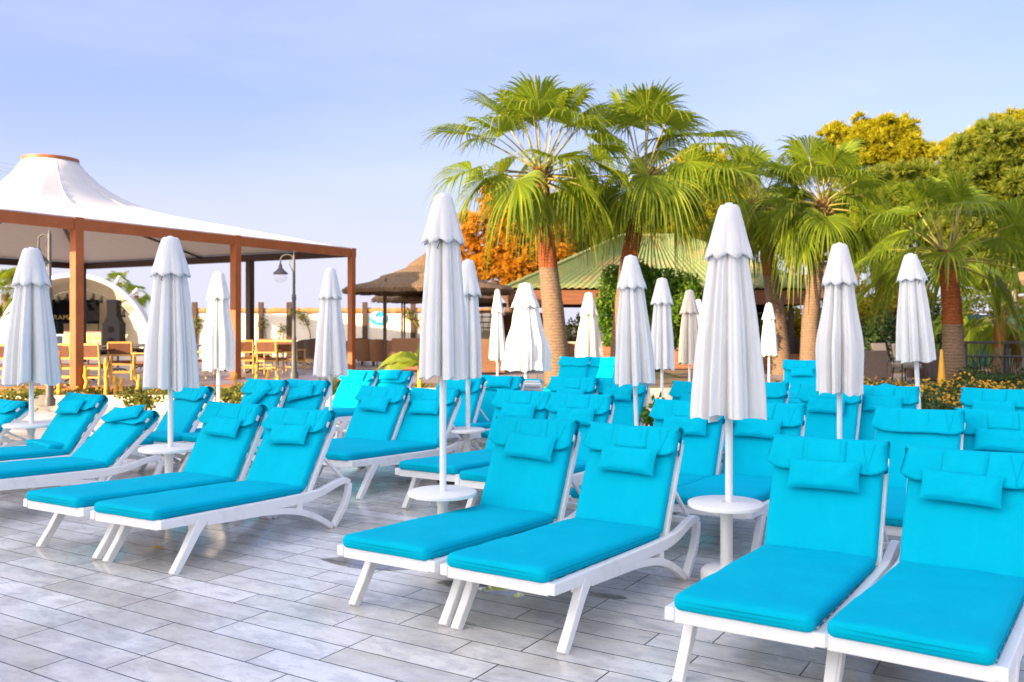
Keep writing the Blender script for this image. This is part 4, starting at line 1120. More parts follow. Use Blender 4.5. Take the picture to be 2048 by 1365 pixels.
# stage spotlights under the shell
tr = thing('light_truss', 'bar of black stage spotlights hanging inside the shell', 'truss', sc + Vector((0, .55, 0))); m = MB()
pts = [Vector((2.75 * cos(R(q)), 0, 2.75 * sin(R(q)) * 1.02)) for q in range(38, 143, 8)]
m.tube(pts, .035, 8); m.build('bar', M['lamp_steel'], tr)
for i, p in enumerate(pts[1:-1]):
    m = MB(); m.tube([p, p + Vector((0, -.02, -.12))], .012, 6); m.tube([p + Vector((0, .02, -.10)), p + Vector((.02, -.12, -.34))], [.055, .10], 10); m.build('spotlight', M['dark_metal'], tr, smooth=40)
white_side = thing('side_wing', 'white sloping canvas wing left of the stage shell', 'canopy', P(30, 690, SY - .5)); white_side.location.z = TZ
m = MB(); m.prism([(-1.9, 0), (.55, 0), (.75, 2.1), (.2, 2.05), (-1.2, 1.2), (-1.9, .55)], lambda p: (p[0], 0, p[1]), lambda p: (p[0] + .1, .25, p[1])); m.build('canvas', M['tent'], white_side)
m = MB(); m.tube([(-1.9, -.02, .6), (-1.2, -.02, 1.25), (.2, -.02, 2.1)], .03, 8); m.build('pole', M['lamp_steel'], white_side)

# ------------------------------------------------------------------ street lamps
def lamp(label, px, ytop, Y, zb, arm=-1, gy=550, gx=-27):
    X = (px - CX) * Y / F; zt = HC + (HY - ytop) * Y / F; root = thing('street_lamp', label, 'street lamp', (X, Y, zb), 0, 'curved arm lamp posts'); h = zt - zb
    m = MB(); m.lathe([(.11, 0), (.11, .12), (.07, .18), (.055, .9), (.062, .95), (.062, 1.0), (.045, 1.06), (.045, h * .62), (.055, h * .63), (.055, h * .66), (.036, h * .68), (.034, h - .06), (.012, h), (0, h + .12)], 14); m.build('pole', M['lamp_steel'], root, smooth=40)
    ax = gx * Y / F; zl = HC + (HY - gy) * Y / F - zb; m = MB(); pts = []
    for i in range(13):
        q = pi * i / 12; pts.append((ax / 2 - ax / 2 * cos(q), 0, h - .16 + abs(ax) * .42 * sin(q)))
    pts.append((ax, 0, zl + .26)); m.tube(pts, .018, 8); m.tube([(0, 0, h - .5), (ax * .35, 0, h - .25), (ax * .15, 0, h - .1)], .010, 6); m.build('arm', M['lamp_steel'], root, smooth=50)
    m = MB(); m.lathe([(.025, .27), (.04, .24), (.05, .17), (.09, .12), (.17, .05), (.185, .02), (.175, .015), (.08, .06), (0, .08)], 24, c=(ax, 0, zl)); hd = m.build('shade', M['lamp_steel'], root, smooth=40)
    m = MB(); m.lathe([(.14, .03), (.165, -.03), (.16, -.10), (.12, -.17), (.06, -.205), (0, -.21)], 24, c=(ax, 0, zl)); m.build('glass_globe', M['glass'], hd, smooth=60)
lamp('lamp post with a curved arm and glass globe before the cream wall', 588, 508, 22.5, TZ)
lamp('lamp post with a curved arm at left, mostly hidden behind the leftmost parasol', 99, 462, 17.2, .05, gy=525, gx=-22)

# ------------------------------------------------------------------ terrace chairs and tables
def chair_src():
    root = thing('wooden_chair', 'x', 'chair', (0, 0, 0), 0, 'yellow wooden armchairs on the terrace'); wd, dp = .52, .50
    for sx_ in (-1, 1):
        m = MB(); m.tube([(sx_ * wd / 2, -dp / 2 - .04, 0), (sx_ * wd / 2, -dp / 2, .44), (sx_ * wd / 2, -dp / 2 - .07, .90)], [.022, .026, .022], 8); m.build('leg', M['beech'], root, smooth=50)
        m = MB(); m.tube([(sx_ * wd / 2, dp / 2, 0), (sx_ * wd / 2, dp / 2, .64)], .023, 8); m.build('leg', M['beech'], root, smooth=50)
        m = MB(); m.bar((sx_ * wd / 2, -dp / 2 - .05, .655), (sx_ * wd / 2, dp / 2 + .05, .655), .05, .028); m.build('arm', M['beech'], root, bevel=.006)
    m = MB(); m.box((0, 0, .43), (wd - .04, dp, .05)); m.build('seat', M['chair_back'], root, bevel=.012)
    m = MB()
    for y in (-1, 1): m.bar((-wd / 2, y * dp / 2, .38), (wd / 2, y * dp / 2, .38), .03, .05); m.bar((-wd / 2, y * dp / 2, .18), (wd / 2, y * dp / 2, .18), .025, .03)
    m.bar((-wd / 2, -dp / 2 - .07, .90), (wd / 2, -dp / 2 - .07, .90), .035, .045); m.bar((-wd / 2, -dp / 2 - .04, .60), (wd / 2, -dp / 2 - .04, .60), .03, .04)
    m.build('frame', M['beech'], root)
    m = MB(); m.box((0, -dp / 2 - .055, .745), (wd - .06, .018, .25), M=Matrix.Rotation(.14, 3, 'X')); m.build('backrest', M['chair_back'], root)
    return root
ch0 = chair_src(); first = [True]
def chair(px, py, Y, rz, lab):
    o = ch0 if first[0] else copy_tree(ch0); first[0] = False
    o.location = ((px - CX) * Y / F, Y, TZ); o.rotation_euler = (0, 0, rz); o['label'] = lab
for (px, Y, rz, lab) in (
    (12, 19.9, .1, 'yellow wooden chair at the left edge behind the leftmost parasol'),
    (128, 20.0, .05, 'yellow wooden chair left of the front pavilion post, its back to the camera'),
    (188, 20.0, -.05, 'yellow wooden chair right of the front pavilion post, its back to the camera'),
    (244, 22.0, .25, 'yellow wooden chair turned slightly, between the front post and the left table parasol'),
    (300, 21.5, 1.3, 'yellow wooden chair seen sideways left of the parasol of the left pair'),
    (398, 22.5, 1.5, 'yellow wooden chair glimpsed between two parasols in front of the terrace'),
    (489, 24.3, .15, 'yellow wooden chair just right of the second pavilion post'),
    (516, 25.6, 2.6, 'yellow wooden chair turned toward the camera in the middle of the right chair cluster'),
    (541, 23.9, -.1, 'yellow wooden chair with a half shaded brown back in the right chair cluster'),
    (583, 24.2, -.2, 'yellow wooden chair crossed by the lamp post'),
    (60, 24.0, .4, 'yellow wooden chair farther back between leftmost parasol and front post'),
):
    chair(px, 0, Y, rz, lab)
def dtable(px, Y, lx, ly, lab, rz=0.0):
    root = thing('dining_table', lab, 'table', ((px - CX) * Y / F, Y, TZ), rz, 'dark dining tables on the terrace'); m = MB()
    m.box((0, 0, .735), (lx, ly, .035)); m.build('tabletop', M['tabletop_dark'], root, bevel=.008)
    m = MB()
    m.tube([(0, 0, .04), (0, 0, .72)], .035, 10)
    for k in range(4):
        q = pi / 4 + k * pi / 2; m.tube([(0, 0, .12), (.18 * cos(q), .18 * sin(q), .09), (.34 * cos(q), .34 * sin(q), .012)], .02, 8)
    m.build('pedestal', M['dark_metal'], root, smooth=50)
    for k in range(3):
        m = MB(); m.lathe([(0, .753), (.07, .753), (.11, .768), (.105, .770), (.06, .758), (0, .758)], 16, c=(-lx * .3 + k * lx * .3, .1 * (k % 2), 0)); m.build('plate', M['plastic'], None).parent = root
for (px, Y, lx, ly, lab) in ((160, 21.3, 1.3, .8, 'dark table set behind the front pavilion post'), (235, 25.0, 1.8, .8, 'long dark table before the stage speakers'), (290, 27.0, 1.6, .8, 'dark table behind the left table parasol'),
                         (430, 25.5, 1.5, .8, 'dark table behind the small cream parasol'), (515, 24.8, 1.2, .8, 'dark table amid the right cluster of chairs'), (600, 29.5, 2.2, .8, 'long dark table near the cream wall')):
    dtable(px, Y, lx, ly, lab)
def tub(px, Y, rz, lab, mat='wicker', sc_=1.0, cat='armchair', wx=.66):
    root = thing('wicker_armchair', lab, cat, ((px - CX) * Y / F, Y, TZ), rz, 'brown wicker armchairs on the terrace'); root.scale = (sc_,) * 3; m = MB()
    def sh(r, o): return lambda u, t: Vector((r * wx / .66 * cos(pi * (u * 1.3 - .15)) * (1 + .12 * t), -r * sin(pi * (u * 1.3 - .15)) * (1 + .12 * t), .14 + t * (.72 - .20 * (abs(2 * u - 1) ** 2)) + o))
    m.grid(sh(.34, 0), 24, 8); m.grid(sh(.29, 0), 24, 8, flip=True); m.build('shell', M[mat], root, smooth=60)
    m = MB(); m.lathe([(.31, .16), (.31, .38), (0, .40)], 20); m.build('seat', M[mat], root, smooth=40)
    for q in range(4):
        m = MB(); a = pi / 4 + q * pi / 2; m.tube([(.25 * cos(a), .25 * sin(a), 0), (.25 * cos(a), .25 * sin(a), .17)], .018, 6); m.build('leg', M['wicker_dark'], root)
for (px, Y, rz, lab) in ((735, 29.5, .1, 'round wicker armchair right of the pavilion corner post'), (762, 29.2, -.1, 'round wicker armchair beside the thin umbrella pole'), (795, 28.0, .2, 'round wicker armchair left of the banana plant'), (712, 31.5, .6, 'wicker armchair half hidden by the pavilion corner post'),
                      (615, 29.0, .4, 'dark wicker armchair right of the lamp post before the wall'), (632, 28.5, .2, 'dark wicker armchair left of the finely folded parasol'), (645, 30.5, -.6, 'dark wicker armchair just behind the finely folded parasol')):
    tub(px, Y, rz, lab, 'wicker' if px > 700 else 'wicker_dark')
def sofa(px, Y, L, rz, lab, mat, z=TZ, h=.80, group='low sofas on the terraces'):
    root = thing('lounge_sofa', lab, 'sofa', ((px - CX) * Y / F, Y, z), rz, group); m = MB()
    m.box((0, 0, .22), (L, .78, .30)); m.build('seat', M[mat], root, bevel=.02)
    m = MB(); m.box((0, -.36, (h + .06) / 2), (L, .10, h - .06), M=Matrix.Rotation(.08, 3, 'X')); m.build('backrest', M[mat], root, bevel=.02)
    for s_ in (-1, 1):
        m = MB(); m.box((s_ * (L / 2 + .055), 0, .31), (.11, .82, .52)); m.build('armrest', M[mat], root, bevel=.02)
    m = MB(); m.box((0, .04, .43), (L - .06, .66, .12)); m.build('cushion', M['cushion_grey'], root, bevel=.03)
sofa(838, 25.6, 1.4, -.05, 'brown wicker sofa seen from behind near the banana plant', 'wicker', h=.95)
sofa(962, 24.3, 1.0, .1, 'brown wicker sofa between the slim greyish parasol and the tall middle one', 'wicker', h=.95)
sofa(1010, 25.8, 1.1, -.1, 'brown wicker sofa behind the wide loose parasol', 'wicker_dark', h=.9)

# ------------------------------------------------------------------ cream wall with reed top
WY = 37.0
wall = thing('boundary_wall', 'long sunlit cream wall topped with an orange reed roll', 'wall', P(690, 720, WY)); wall.location.z = TZ; wo = Vector(wall.location)
def wx(px): return (px - CX) * WY / F - wo.x
zt = HC + (HY - 622) * WY / F - TZ
m = MB(); m.box(((wx(372) + wx(985)) / 2, 0, zt / 2 - .06), (wx(985) - wx(372), .22, zt - .12)); m.build('render', M['wall_cream'], wall)
for (a, b) in ((366, 578), (582, 726), (735, 822), (832, 992)):
    m = MB(); n = 16; m.tube([(wx(a + (b - a) * i / n), -.03 + .02 * sin(i * 1.7), zt + .005 + .02 * sin(i * 2.3)) for i in range(n + 1)], [.115 + .015 * sin(i * 1.9) for i in range(n + 1)], 10); m.build('reed_roll', M['reed'], wall, smooth=60)
for px in (392, 524, 580, 731, 827, 990):
    m = MB(); m.box((wx(px), -.14, zt / 2 + .14), (.20, .12, zt + .42)); m.build('post', M['log'], wall, bevel=.01)
# round blue sign on the wall
sg = thing('round_sign', 'round blue crescent sign with a white swash on the cream wall', 'sign', P(757, 637, WY - .16)); m = MB()
m.lathe([(0, -.03), (.36, -.03), (.36, 0), (0, 0)], 36); o = m.build('board', M['blue_sign'], sg, smooth=30); o.rotation_euler = (pi / 2, 0, 0); o.scale = (1, .80, 1)
m = MB()
m.prism([(-.33, .08), (-.30, .24), (-.14, .30), (.0, .29), (-.10, .20), (-.12, .06), (.02, -.03), (.20, -.06), (.10, -.11), (-.08, -.10), (-.24, -.02)], lambda p: (p[0], -.040, p[1] * .85), lambda p: (p[0], -.034, p[1] * .85)); m.build('swash', M['label'], sg)
text('lettering', 'beach', .14, (-.10, -.034, -.01), sg, M['label'])
m = MB(); m.tube([(-.13 + .03 * i, -.036, -.15 + .012 * sin(i * 1.6)) for i in range(11)], .010, 5); m.build('wave', M['label'], sg)
def vine(label, pts_px, Y, seed, n=90, size=.10):
    r = random.Random(seed); b = P(*pts_px[0], Y); b.z = TZ; root = thing('climbing_vine', label, 'vine', b, 0, 'vines climbing the cream wall'); pts = [P(px, py, Y) - b for px, py in pts_px]; pts[0].z = 0
    m = MB(); m.tube(pts, [.03 - .02 * i / len(pts) for i in range(len(pts))], 7); m.build('stem', M['stem'], root, smooth=60); m = MB()
    for _ in range(n):
        f = r.uniform(.3, 1) ** .7 * (len(pts) - 1); i = min(int(f), len(pts) - 2); p = pts[i].lerp(pts[i + 1], f - i) + rdir(r) * r.uniform(.05, .28); p.y = min(p.y, .03)
        leaf_quad(m, p, (rdir(r) + Vector((0, -.7, .3))).normalized(), rdir(r), size * r.uniform(.7, 1.5), size * .7)
    m.build('foliage', M['shrub_y'], root)
vine('vine with few leaves on the wall right of the dark pavilion post', [(537, 685), (530, 665), (520, 650), (528, 640)], WY - .2, 1, 70)
vine('sparse climbing plant on the wall left of the lamp post', [(556, 686), (560, 670), (566, 655)], WY - .2, 2, 50)
vine('curving vine reaching the reed top right of the lamp post', [(623, 690), (620, 665), (610, 640), (600, 628), (578, 626)], WY - .2, 3, 130)
vine('leaning vine on the wall beside the tall middle parasol', [(846, 690), (842, 665), (830, 645), (818, 630), (812, 626)], WY - .2, 4, 110)
vine('dark leaved climber at the left end of the wall', [(388, 690), (390, 660), (393, 640)], WY - .2, 5, 90, .12)
# dark lattice kiosk and wicker pods beside the wall
ki = thing('dark_kiosk', 'dark lattice kiosk right of the cream wall behind the parasols', 'kiosk', P(968, 700, 34)); ki.location.z = TZ; m = MB()
m.box((0, 0, .55), (1.3, .9, 1.1)); m.build('counter', M['wood_low'], ki, bevel=.01)
m = MB(); m.box((0, 0, 2.05), (1.7, 1.3, .14)); m.build('roof', M['eave_dark'], ki, bevel=.01)
for s_ in (-1, 1):
    m = MB(); m.box((s_ * .68, -.46, 1.0), (.10, .10, 2.0)); m.build('post', M['eave_dark'], ki)
m = MB()
for k in range(9): m.bar((-.62 + k * .155, -.40, 1.12), (-.62 + k * .155 + (.14 if k % 2 else -.1), -.40, 1.98), .045, .02)
for k in range(4): m.bar((-.64, -.43, 1.2 + k * .2), (.64, -.43, 1.2 + k * .2), .02, .035)
m.build('lattice', M['wicker_dark'], ki)
for (px, Y, lab) in ((1022, 31, 'brown wicker cabana pod left of the wide loose parasol'), (1078, 30, 'brown wicker cabana pod behind the leftmost palm trunk')):
    root = thing('cabana_pod', lab, 'cabana', ((px - CX) * Y / F, Y, TZ), 0, 'wicker cabana pods'); m = MB()
    m.grid(lambda u, t: Vector((.72 * cos(pi * u), .1 + .7 * sin(t * pi / 2) , .45 + 1.25 * sin(pi * u) * cos(t * pi / 2) ** .6)), 24, 10); m.build('hood', M['wicker'], root, smooth=60, solid=.05)
    m = MB(); m.lathe([(.74, 0), (.76, .40), (.70, .46), (0, .46)], 28); m.build('base', M['wicker_dark'], root, smooth=40)
    m = MB(); m.lathe([(.66, .47), (.66, .56), (.60, .60), (0, .61)], 28); m.build('cushion', M['yellow'], root, smooth=40)

# ------------------------------------------------------------------ thatched umbrellas
def thatched(label, px, prim, Y, rpx, papex, zg=TZ, seed=1, poles=4):
    X = (px - CX) * Y / F; rz_ = HC + (HY - prim) * Y / F; za = HC + (HY - papex) * Y / F; Rr = rpx * Y / F; r = random.Random(seed)
    root = thing('thatched_umbrella', label, 'thatched umbrella', (X, Y, zg), 0, 'thatched sun umbrellas'); h, ha = rz_ - zg, za - zg
    m = MB(); N = 72
    prof = [(.03, ha + .08), (.10, ha), (Rr * .24, ha - (ha - h) * .34), (Rr * .26, ha - (ha - h) * .46), (Rr * .56, ha - (ha - h) * .68), (Rr * .58, ha - (ha - h) * .78), (Rr * .96, h + .03), (Rr, h - .06), (Rr * .98, h - .17), (Rr * .9, h - .04), (.1, ha - .22)]
    m.lathe(prof, N, fn=lambda i, q, rr, z: (rr * (1 + (.018 * noise.noise(Vector((cos(q) * 9, sin(q) * 9, i + seed))) if i else 0)), z + (.05 * noise.noise(Vector((cos(q) * 14, sin(q) * 14, i * 2 + seed))) if 1 < i < 9 else 0)))
    th = m.build('thatch_roof', M['thatch'], root, smooth=50)
    m = MB()
    for _ in range(900):                           # loose straw along the eave and the courses
        q = r.uniform(0, 6.2832); c = r.choice((1, 1, 1, .58, .26)); z0 = {1: h - .08, .58: ha - (ha - h) * .74, .26: ha - (ha - h) * .42}[c]
        e = Vector((cos(q), sin(q), 0)); p = e * Rr * c * r.uniform(.96, 1.0) + Vector((0, 0, z0 + r.uniform(-.02, .05))); t = (e * .7 + Vector((r.uniform(-.3, .3), r.uniform(-.3, .3), -1))).normalized(); s = t.cross(Vector((0, 0, 1))).normalized() * .012
        m.add([p - s, p + s, p + t * r.uniform(.07, .2)], [(0, 1, 2)])
    m.build('straw_fringe', M['thatch'], th)
    for k in range(8):
        q = k * pi / 4 + .2; m = MB(); m.tube([(.05 * cos(q), .05 * sin(q), ha - .32), (Rr * .93 * cos(q), Rr * .93 * sin(q), h - .11)], .03, 6); m.build('rafter', M['log'], root)
    for k in range(poles):
        q = k * 2 * pi / poles - 2.2; m = MB(); m.tube([(Rr * .72 * cos(q), Rr * .72 * sin(q), 0), (Rr * .72 * cos(q), Rr * .72 * sin(q), h + (ha - h) * .22)], .032, 8); m.build('pole', M['rope'], root)
thatched('large thatched straw umbrella behind the tall middle parasol', 858, 578, 29.0, 172, 506, seed=1)
thatched('second thatched umbrella, just its pale eave showing below the larger one', 872, 596, 33.5, 128, 555, seed=2)

# ------------------------------------------------------------------ pool bar under the green roof
BY = 30.5; bar = thing('pool_bar', 'open pool bar building under a hipped green corrugated roof', 'building', P(1330, 735, BY)); bar.location.z = .1; bo = Vector(bar.location)
def bp(px, py, Y): return P(px, py, Y) - bo
ez = HC + (HY - 577) * BY / F - bo.z; xl, xr = (1012 - CX) * BY / F - bo.x, (1640 - CX) * BY / F - bo.x; dpt = 6.4
rz_ = ez + 2.05; ry = dpt / 2; rxl, rxr = xl + 4.3, xr - 4.0
m = MB(); wv = .15
def corr(A, B, C, D, n):                            # roof slope A-B eave, D-C ridge, corrugated down the slope
    A, B, C, D = map(Vector, (A, B, C, D)); nn = (B - A).cross(D - A).normalized()
    k = n * 4
    m.grid(lambda u, t: (A.lerp(B, u)).lerp(D.lerp(C, u), t) + nn * .032 * sin(u * n * 2 * pi) + nn * (.012 if (t * 5) % 1 < .1 else 0), k, 10)
corr((xl, 0, ez), (xr, 0, ez), (rxr, ry, rz_), (rxl, ry, rz_), 44)
corr((xr, 0, ez), (xr, dpt, ez), (rxr, ry + .01, rz_), (rxr, ry, rz_), 26)
corr((xr, dpt, ez), (xl, dpt, ez), (rxl, ry, rz_), (rxr, ry, rz_), 44)
corr((xl, dpt, ez), (xl, 0, ez), (rxl, ry, rz_), (rxl, ry + .01, rz_), 26)
rf = m.build('roof', M['roof'], bar, smooth=70, solid=.02)
for (a, b) in (((xl, 0, ez), (rxl, ry, rz_)), ((xr, 0, ez), (rxr, ry, rz_)), ((rxl, ry, rz_), (rxr, ry, rz_))):
    m = MB(); n = 18; A, B = Vector(a), Vector(b); m.tube([A.lerp(B, i / n) + Vector((0, 0, .03 + .012 * (i % 2))) for i in range(n + 1)], .075, 8); m.build('ridge_cap', M['roof'], rf, smooth=60)
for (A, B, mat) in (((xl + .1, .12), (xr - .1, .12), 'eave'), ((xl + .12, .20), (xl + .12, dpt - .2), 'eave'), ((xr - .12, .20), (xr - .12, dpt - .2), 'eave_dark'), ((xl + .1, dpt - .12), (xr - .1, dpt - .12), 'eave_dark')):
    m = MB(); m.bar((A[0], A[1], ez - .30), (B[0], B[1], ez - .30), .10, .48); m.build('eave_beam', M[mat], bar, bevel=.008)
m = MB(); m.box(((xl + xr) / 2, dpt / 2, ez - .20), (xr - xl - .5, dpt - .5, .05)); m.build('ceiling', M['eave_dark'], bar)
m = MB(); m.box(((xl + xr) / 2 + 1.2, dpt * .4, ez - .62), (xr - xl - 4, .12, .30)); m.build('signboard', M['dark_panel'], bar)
for px in (1105, 1240, 1430, 1582, 1650):
    for yy in (.3, dpt - .3):
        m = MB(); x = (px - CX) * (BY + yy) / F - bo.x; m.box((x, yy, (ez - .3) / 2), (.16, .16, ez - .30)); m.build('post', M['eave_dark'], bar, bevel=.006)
x0, x1 = (1135 - CX) * BY / F - bo.x, (1428 - CX) * BY / F - bo.x
m = MB(); m.box(((x0 + x1) / 2, -.1, .42), (x1 - x0, .2, .84)); m.build('brick_wall', M['brick'], bar)
m = MB(); m.box(((x0 + x1) / 2, -.1, .87), (x1 - x0 + .1, .30, .06)); m.build('coping', M['wood_low'], bar, bevel=.01)
x0, x1 = (1440 - CX) * BY / F - bo.x, (1660 - CX) * BY / F - bo.x
m = MB(); m.box(((x0 + x1) / 2, .6, .50), (x1 - x0, .5, 1.0)); m.build('counter', M['eave_dark'], bar, bevel=.01)
m = MB(); m.box(((x0 + x1) / 2, -.05, .24), (x1 - x0, .18, .48)); m.build('brick_wall', M['brick'], bar)

# ------------------------------------------------------------------ right hand patio
PZ = .078
def pat(px, Y): return Vector(((px - CX) * Y / F, Y, PZ))
sofa(1737, 22.8, .62, 0, 'taupe wicker sofa with its back to the camera beside the bulging parasol', 'taupe', PZ, .86, 'taupe patio seats')
lmp = thing('table_lamp', 'small white mushroom shaped lamp above the taupe sofa', 'lamp', P(1740, 722, 23.9)); lmp.location.z = PZ
zl = HC + (HY - 722) * 23.9 / F - PZ
m = MB(); m.lathe([(.12, 0), (.12, .02), (.03, .05), (.022, zl), (.055, zl + .02), (.05, zl + .06), (.028, zl + .09), (.03, zl + .12), (0, zl + .12)], 18); m.build('stand', M['metalwhite'], lmp, smooth=40)
m = MB(); m.lathe([(.02, zl + .24), (.05, zl + .225), (.13, zl + .19), (.155, zl + .165), (.15, zl + .155), (0, zl + .16)], 24); m.build('lamp_shade', M['metalwhite'], lmp, smooth=40)
m = MB(); m.lathe([(.045, zl + .12), (.05, zl + .158)], 16); m.build('lamp_glass', M['glass'], lmp, smooth=40)
def patio_chair(px, Y, rz, lab):
    root = thing('patio_chair', lab, 'chair', pat(px, Y), rz, 'taupe patio seats')
    m = MB(); m.box((0, .28, .70), (.54, .025, .62), M=Matrix.Rotation(-.22, 3, 'X')); m.build('backrest', M['sling'], root, bevel=.01)
    m = MB(); m.box((0, 0, .40), (.54, .52, .04)); m.build('seat', M['sling'], root, bevel=.01)
    m = MB(); m.box((0, -.01, .455), (.50, .48, .07)); m.build('cushion', M['cushion_grey'], root, bevel=.02)
    for s_ in (-1, 1):
        m = MB(); m.tube([(s_ * .29, -.28, 0), (s_ * .29, -.26, .60), (s_ * .29, -.18, .635), (s_ * .29, .22, .62)], .017, 8); m.build('leg', M['dark_metal'], root, smooth=50)
        m = MB(); m.tube([(s_ * .28, .30, 0), (s_ * .28, .20, .42), (s_ * .28, .36, 1.0)], .017, 8); m.build('leg', M['dark_metal'], root, smooth=50)
patio_chair(1778, 24.0, .5, 'grey sling patio chair right of the mushroom lamp, turned to the left')
patio_chair(1816, 23.6, .05, 'grey sling patio chair with a light cushion behind the leaning parasol')
sofa(1862, 24.4, .70, .3, 'dark taupe wicker sofa between the leaning parasol and the thick palm trunk', 'taupe', PZ, .84, 'taupe patio seats')
cn = thing('yellow_cone', 'narrow tall yellow caution cone beside the thick palm trunk', 'cone', pat(1883, 21.0)); cn.location.z = .06; m = MB()
m.box((0, 0, .02), (.26, .26, .04)); m.build('base', M['yellow'], cn, bevel=.01)
m = MB(); m.lathe([(.10, .04), (.03, .92), (.02, .95), (0, .95)], 18); m.build('body', M['yellow'], cn, smooth=40)
ct = thing('bar_counter', 'long dark counter at the right edge below the small palm', 'counter', pat(2020, 25.2)); m = MB()
m.box((.3, 0, 1.0), (3.2, .5, .07)); m.build('countertop', M['eave_dark'], ct, bevel=.01)
m = MB(); m.box((1.1, .08, .50), (1.5, .08, .92)); m.build('front_panel', M['taupe'], ct, bevel=.01)
for x in (-1.25, -.1, 1.8):
    m = MB(); m.box((x, 0, .48), (.10, .10, .96)); m.build('post', M['dark_metal'], ct)
for (px, lab) in ((1965, 'small black iron table left of the small palm trunk'), (2022, 'small black iron table right of the small palm trunk')):
    root = thing('iron_table', lab, 'table', pat(px, 22.4), 0, 'black iron tables before the counter'); m = MB()
    m.lathe([(0, .70), (.34, .70), (.345, .715), (.34, .73), (0, .73)], 28); m.build('tabletop', M['dark_metal'], root, smooth=40)
    for k in range(4):
        q = pi / 4 + k * pi / 2; m = MB(); m.tube([(.25 * cos(q), .25 * sin(q), .70), (.12 * cos(q), .12 * sin(q), .40), (.28 * cos(q), .28 * sin(q), 0)], .014, 6); m.build('leg', M['dark_metal'], root, smooth=50)
fn_ = thing('mesh_fence', 'dark green wind mesh fence behind the counter at right', 'fence', pat(1990, 31)); m = MB(); m.box((1.0, 0, .95), (6.5, .03, 1.75)); m.build('mesh_panel', M['fencegreen'], fn_)
for k in range(5):
    m = MB(); m.tube([(-2.2 + k * 1.6, -.04, 0), (-2.2 + k * 1.6, -.04, 1.9)], .03, 8); m.build('post', M['lamp_steel'], fn_)
pp = thing('pale_post', 'pale cream post beside the small palm', 'post', pat(2028, 28)); m = MB(); m.tube([(0, 0, 0), (0, 0, 1.6), (.02, 0, 3.2)], [.07, .06, .05], 12); m.build('shaft', M['pole_cream'], pp, smooth=50); m = MB(); m.lathe([(.05, 3.2), (.09, 3.22), (.09, 3.27), (0, 3.3)], 14); m.build('cap', M['pole_cream'], pp)
ll = thing('wall_lantern', 'cream lantern with a white arm cut off by the right edge', 'lantern', pat(2078, 19.0)); ll.location.z = 0.06
m = MB(); m.tube([(0, 0, 0), (0, 0, 2.9)], .05, 12); m.build('pole', M['lamp_steel'], ll)
zq = HC + (HY - 562) * 19 / F; xq = (2049 - 2078) * 19 / F
m = MB(); m.lathe([(.04, -.16), (.11, -.05), (.14, .10), (.11, .12), (0, .13)], 6, c=(xq, 0, zq)); m.build('shade', M['lantern'], ll)
m = MB(); m.bar((xq - .12, 0, zq - .36), (0, 0, zq - .33), .05, .05); m.build('arm', M['metalwhite'], ll, bevel=.005); m = MB(); m.bar((xq, 0, zq + .12), (0, 0, zq + .2), .03, .03); m.build('bracket', M['lamp_steel'], ll)

# flower bed, a mass of small leaves and blossoms
def bed(name, x0, x1, y0, y1, h, nleaf, nflow, seed, zb=.06, edge=None):
    r = random.Random(seed); m = MB()
    for i in range(nleaf + nflow):
        x, y = r.uniform(x0, x1), r.uniform(y0, y1)
        if edge and not edge(x, y): continue
        hh = h * (.6 + .7 * noise.noise(Vector((x * 1.4, y * 1.4, seed)))) + .04
        z = zb + abs(hh) * (r.uniform(.15, 1) if i < nleaf else r.uniform(.85, 1.15)); p = Vector((x, y, z))
        m.cm = 0 if i < nleaf else 1
        if m.cm == 0:
            for _ in range(2): leaf_quad(m, p + rdir(r) * .05, (rdir(r) + Vector((0, 0, .7))).normalized(), rdir(r), .085 * r.uniform(.6, 1.3), .045)
        else:
            for k in range(2): leaf_quad(m, p, (rdir(r) * .6 + Vector((0, -.5, .8))).normalized(), rdir(r), .06 * r.uniform(.7, 1.2), .055)
    return tag(m.build(name, [M['hedge_d'] if seed != 3 else M['shrub_y'], M['flower']]), kind='stuff')
gk = lambda x, y: y > 13.75 and (x > 7.6 or y > 13.75 + (7.6 - x) * 1.65)
bed('flower_bed_plants', 5.6, 14.5, 13.8, 19.5, .42, 11000, 2600, 1, edge=gk)
bed('bed_ground_cover', -12.5, 4.6, 18.0, 19.2, .22, 5000, 260, 3, zb=.1, edge=lambda x, y: noise.noise(Vector((x * .7, y, 5))) > -.12)
bed('counter_plants', 10.2, 14.5, 20.6, 21.8, .55, 3600, 0, 4, zb=.06)
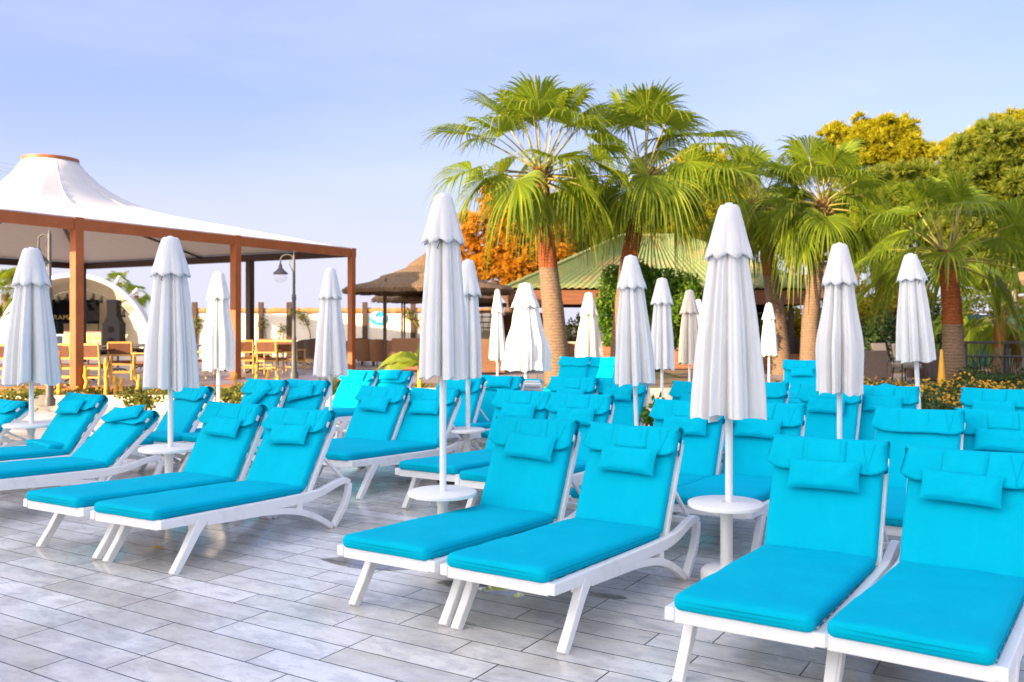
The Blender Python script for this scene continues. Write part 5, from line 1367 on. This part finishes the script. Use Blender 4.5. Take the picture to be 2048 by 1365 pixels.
# weathered yellow stakes standing in the bed
for k, (px, ytop, ybase, slab_) in enumerate(((118, 700, 792, 'tall yellow weathered stake just left of the front pavilion post'), (172, 730, 792, 'yellow weathered stake just right of the front pavilion post'), (212, 712, 790, 'tallest yellow weathered stake between the front post and the left table parasol'), (231, 748, 790, 'shorter of two close yellow stakes, the left one, before the terrace chairs'), (243, 752, 790, 'right one of two close short yellow stakes before the terrace chairs'), (277, 745, 790, 'yellow weathered stake nearest the parasol behind the left pair of loungers'),
    (471, 728, 765, 'yellow weathered stake standing against the second pavilion post'), (512, 735, 768, 'yellow weathered stake left among the right chair cluster'), (536, 722, 766, 'taller yellow stake in the middle before the right chair cluster'), (556, 738, 768, 'yellow weathered stake nearest the lamp post with the glass globe'))):
    Y = 18.6 if px < 400 else 20.2; r = random.Random(k); h = max(.35, (ybase - ytop) * Y / F)
    root = thing('wooden_stake', slab_, 'stake', ((px - CX) * Y / F, Y, .1), r.uniform(0, 6), 'yellow weathered stakes in the planting bed'); m = MB()
    m.tube([(r.uniform(-.02, .02), r.uniform(-.02, .02), h * j / 6) for j in range(7)], [.052, .044, .046, .038, .042, .040, .03], 8); m.build('shaft', M['stake'], root, smooth=60)
    m = MB(); m.tube([(0, 0, h * .62), (.05, .0, h * .76), (.075, .01, h * .9)], [.02, .018, .012], 6); m.build('twig', M['stake'], root, smooth=60)
# plant pots and small things on the deck
def pot(label, px, Y, r, h, z=0):
    root = thing('plant_pot', label, 'pot', ((px - CX) * Y / F, Y, z), 0, 'black plastic pots'); m = MB()
    m.lathe([(0, 0), (r * .78, 0), (r, h - .03), (r * 1.06, h - .03), (r * 1.06, h), (r * .96, h), (r * .92, h - .06), (0, h - .06)], 28); m.build('body', M['black'], root, smooth=35)
    m = MB(); m.disc(h - .05, r * .9, 24); m.build('soil', M['soil'], root)
pot('black plastic pot behind the finely folded parasol', 672, 18.4, .18, .36, .10)
pot('dark pot half hidden under the second row lounger by the middle parasol', 905, 9.2, .20, .22)
lf = thing('fallen_leaf', 'single yellow leaf lying on the paving under the left lounger', 'leaf', (-2.52, 6.42, .004)); m = MB()
m.grid(lambda u, t: Vector(((u - .5) * .11, (t - .5) * .06 * sin(pi * u) ** .7, .012 * sin(3 * u) + .006)), 8, 4); m.build('blade', M['flower'], lf)
for k, (px, py, rr_, q) in enumerate(((780, 1128, .30, .3), (985, 1178, .22, 1.2), (930, 1168, .12, .2), (1215, 1192, .09, .6), (1120, 1150, .16, 2.0))):
    Y = gd(py); X = (px - CX) * Y / F; m = MB(); n = 40
    m.add([(X + rr_ * (1 + .35 * noise.noise(Vector((cos(2 * pi * i / n) * 1.6, sin(2 * pi * i / n) * 1.6, k)))) * (1.5 * cos(2 * pi * i / n) * cos(q) - .7 * sin(2 * pi * i / n) * sin(q)),
            Y + rr_ * (1 + .35 * noise.noise(Vector((cos(2 * pi * i / n) * 1.6, sin(2 * pi * i / n) * 1.6, k + 9)))) * (-1.5 * cos(2 * pi * i / n) * sin(q) * .6 + .7 * sin(2 * pi * i / n) * cos(q) + .0), .004 + .0006 * k) for i in range(n)], [tuple(range(n))])
    o = tag(m.build('water_puddle', M['water']), kind='structure')
# overhead cables far left
for k, (ya, yb) in enumerate(((318, 332), (327, 341), (334, 350))):
    a, b = P(-60, ya - 6, 70), P(150, yb + 8, 70); m = MB(); m.tube([a.lerp(b, i / 12) - Vector((0, 0, .25 * sin(pi * i / 12))) for i in range(13)], .02, 5)
    tag(m.build('overhead_cable', M['wire']), ('uppermost', 'middle', 'lowest')[k] + ' of the three thin cables crossing the sky above the tent', 'cable', 'overhead cables')
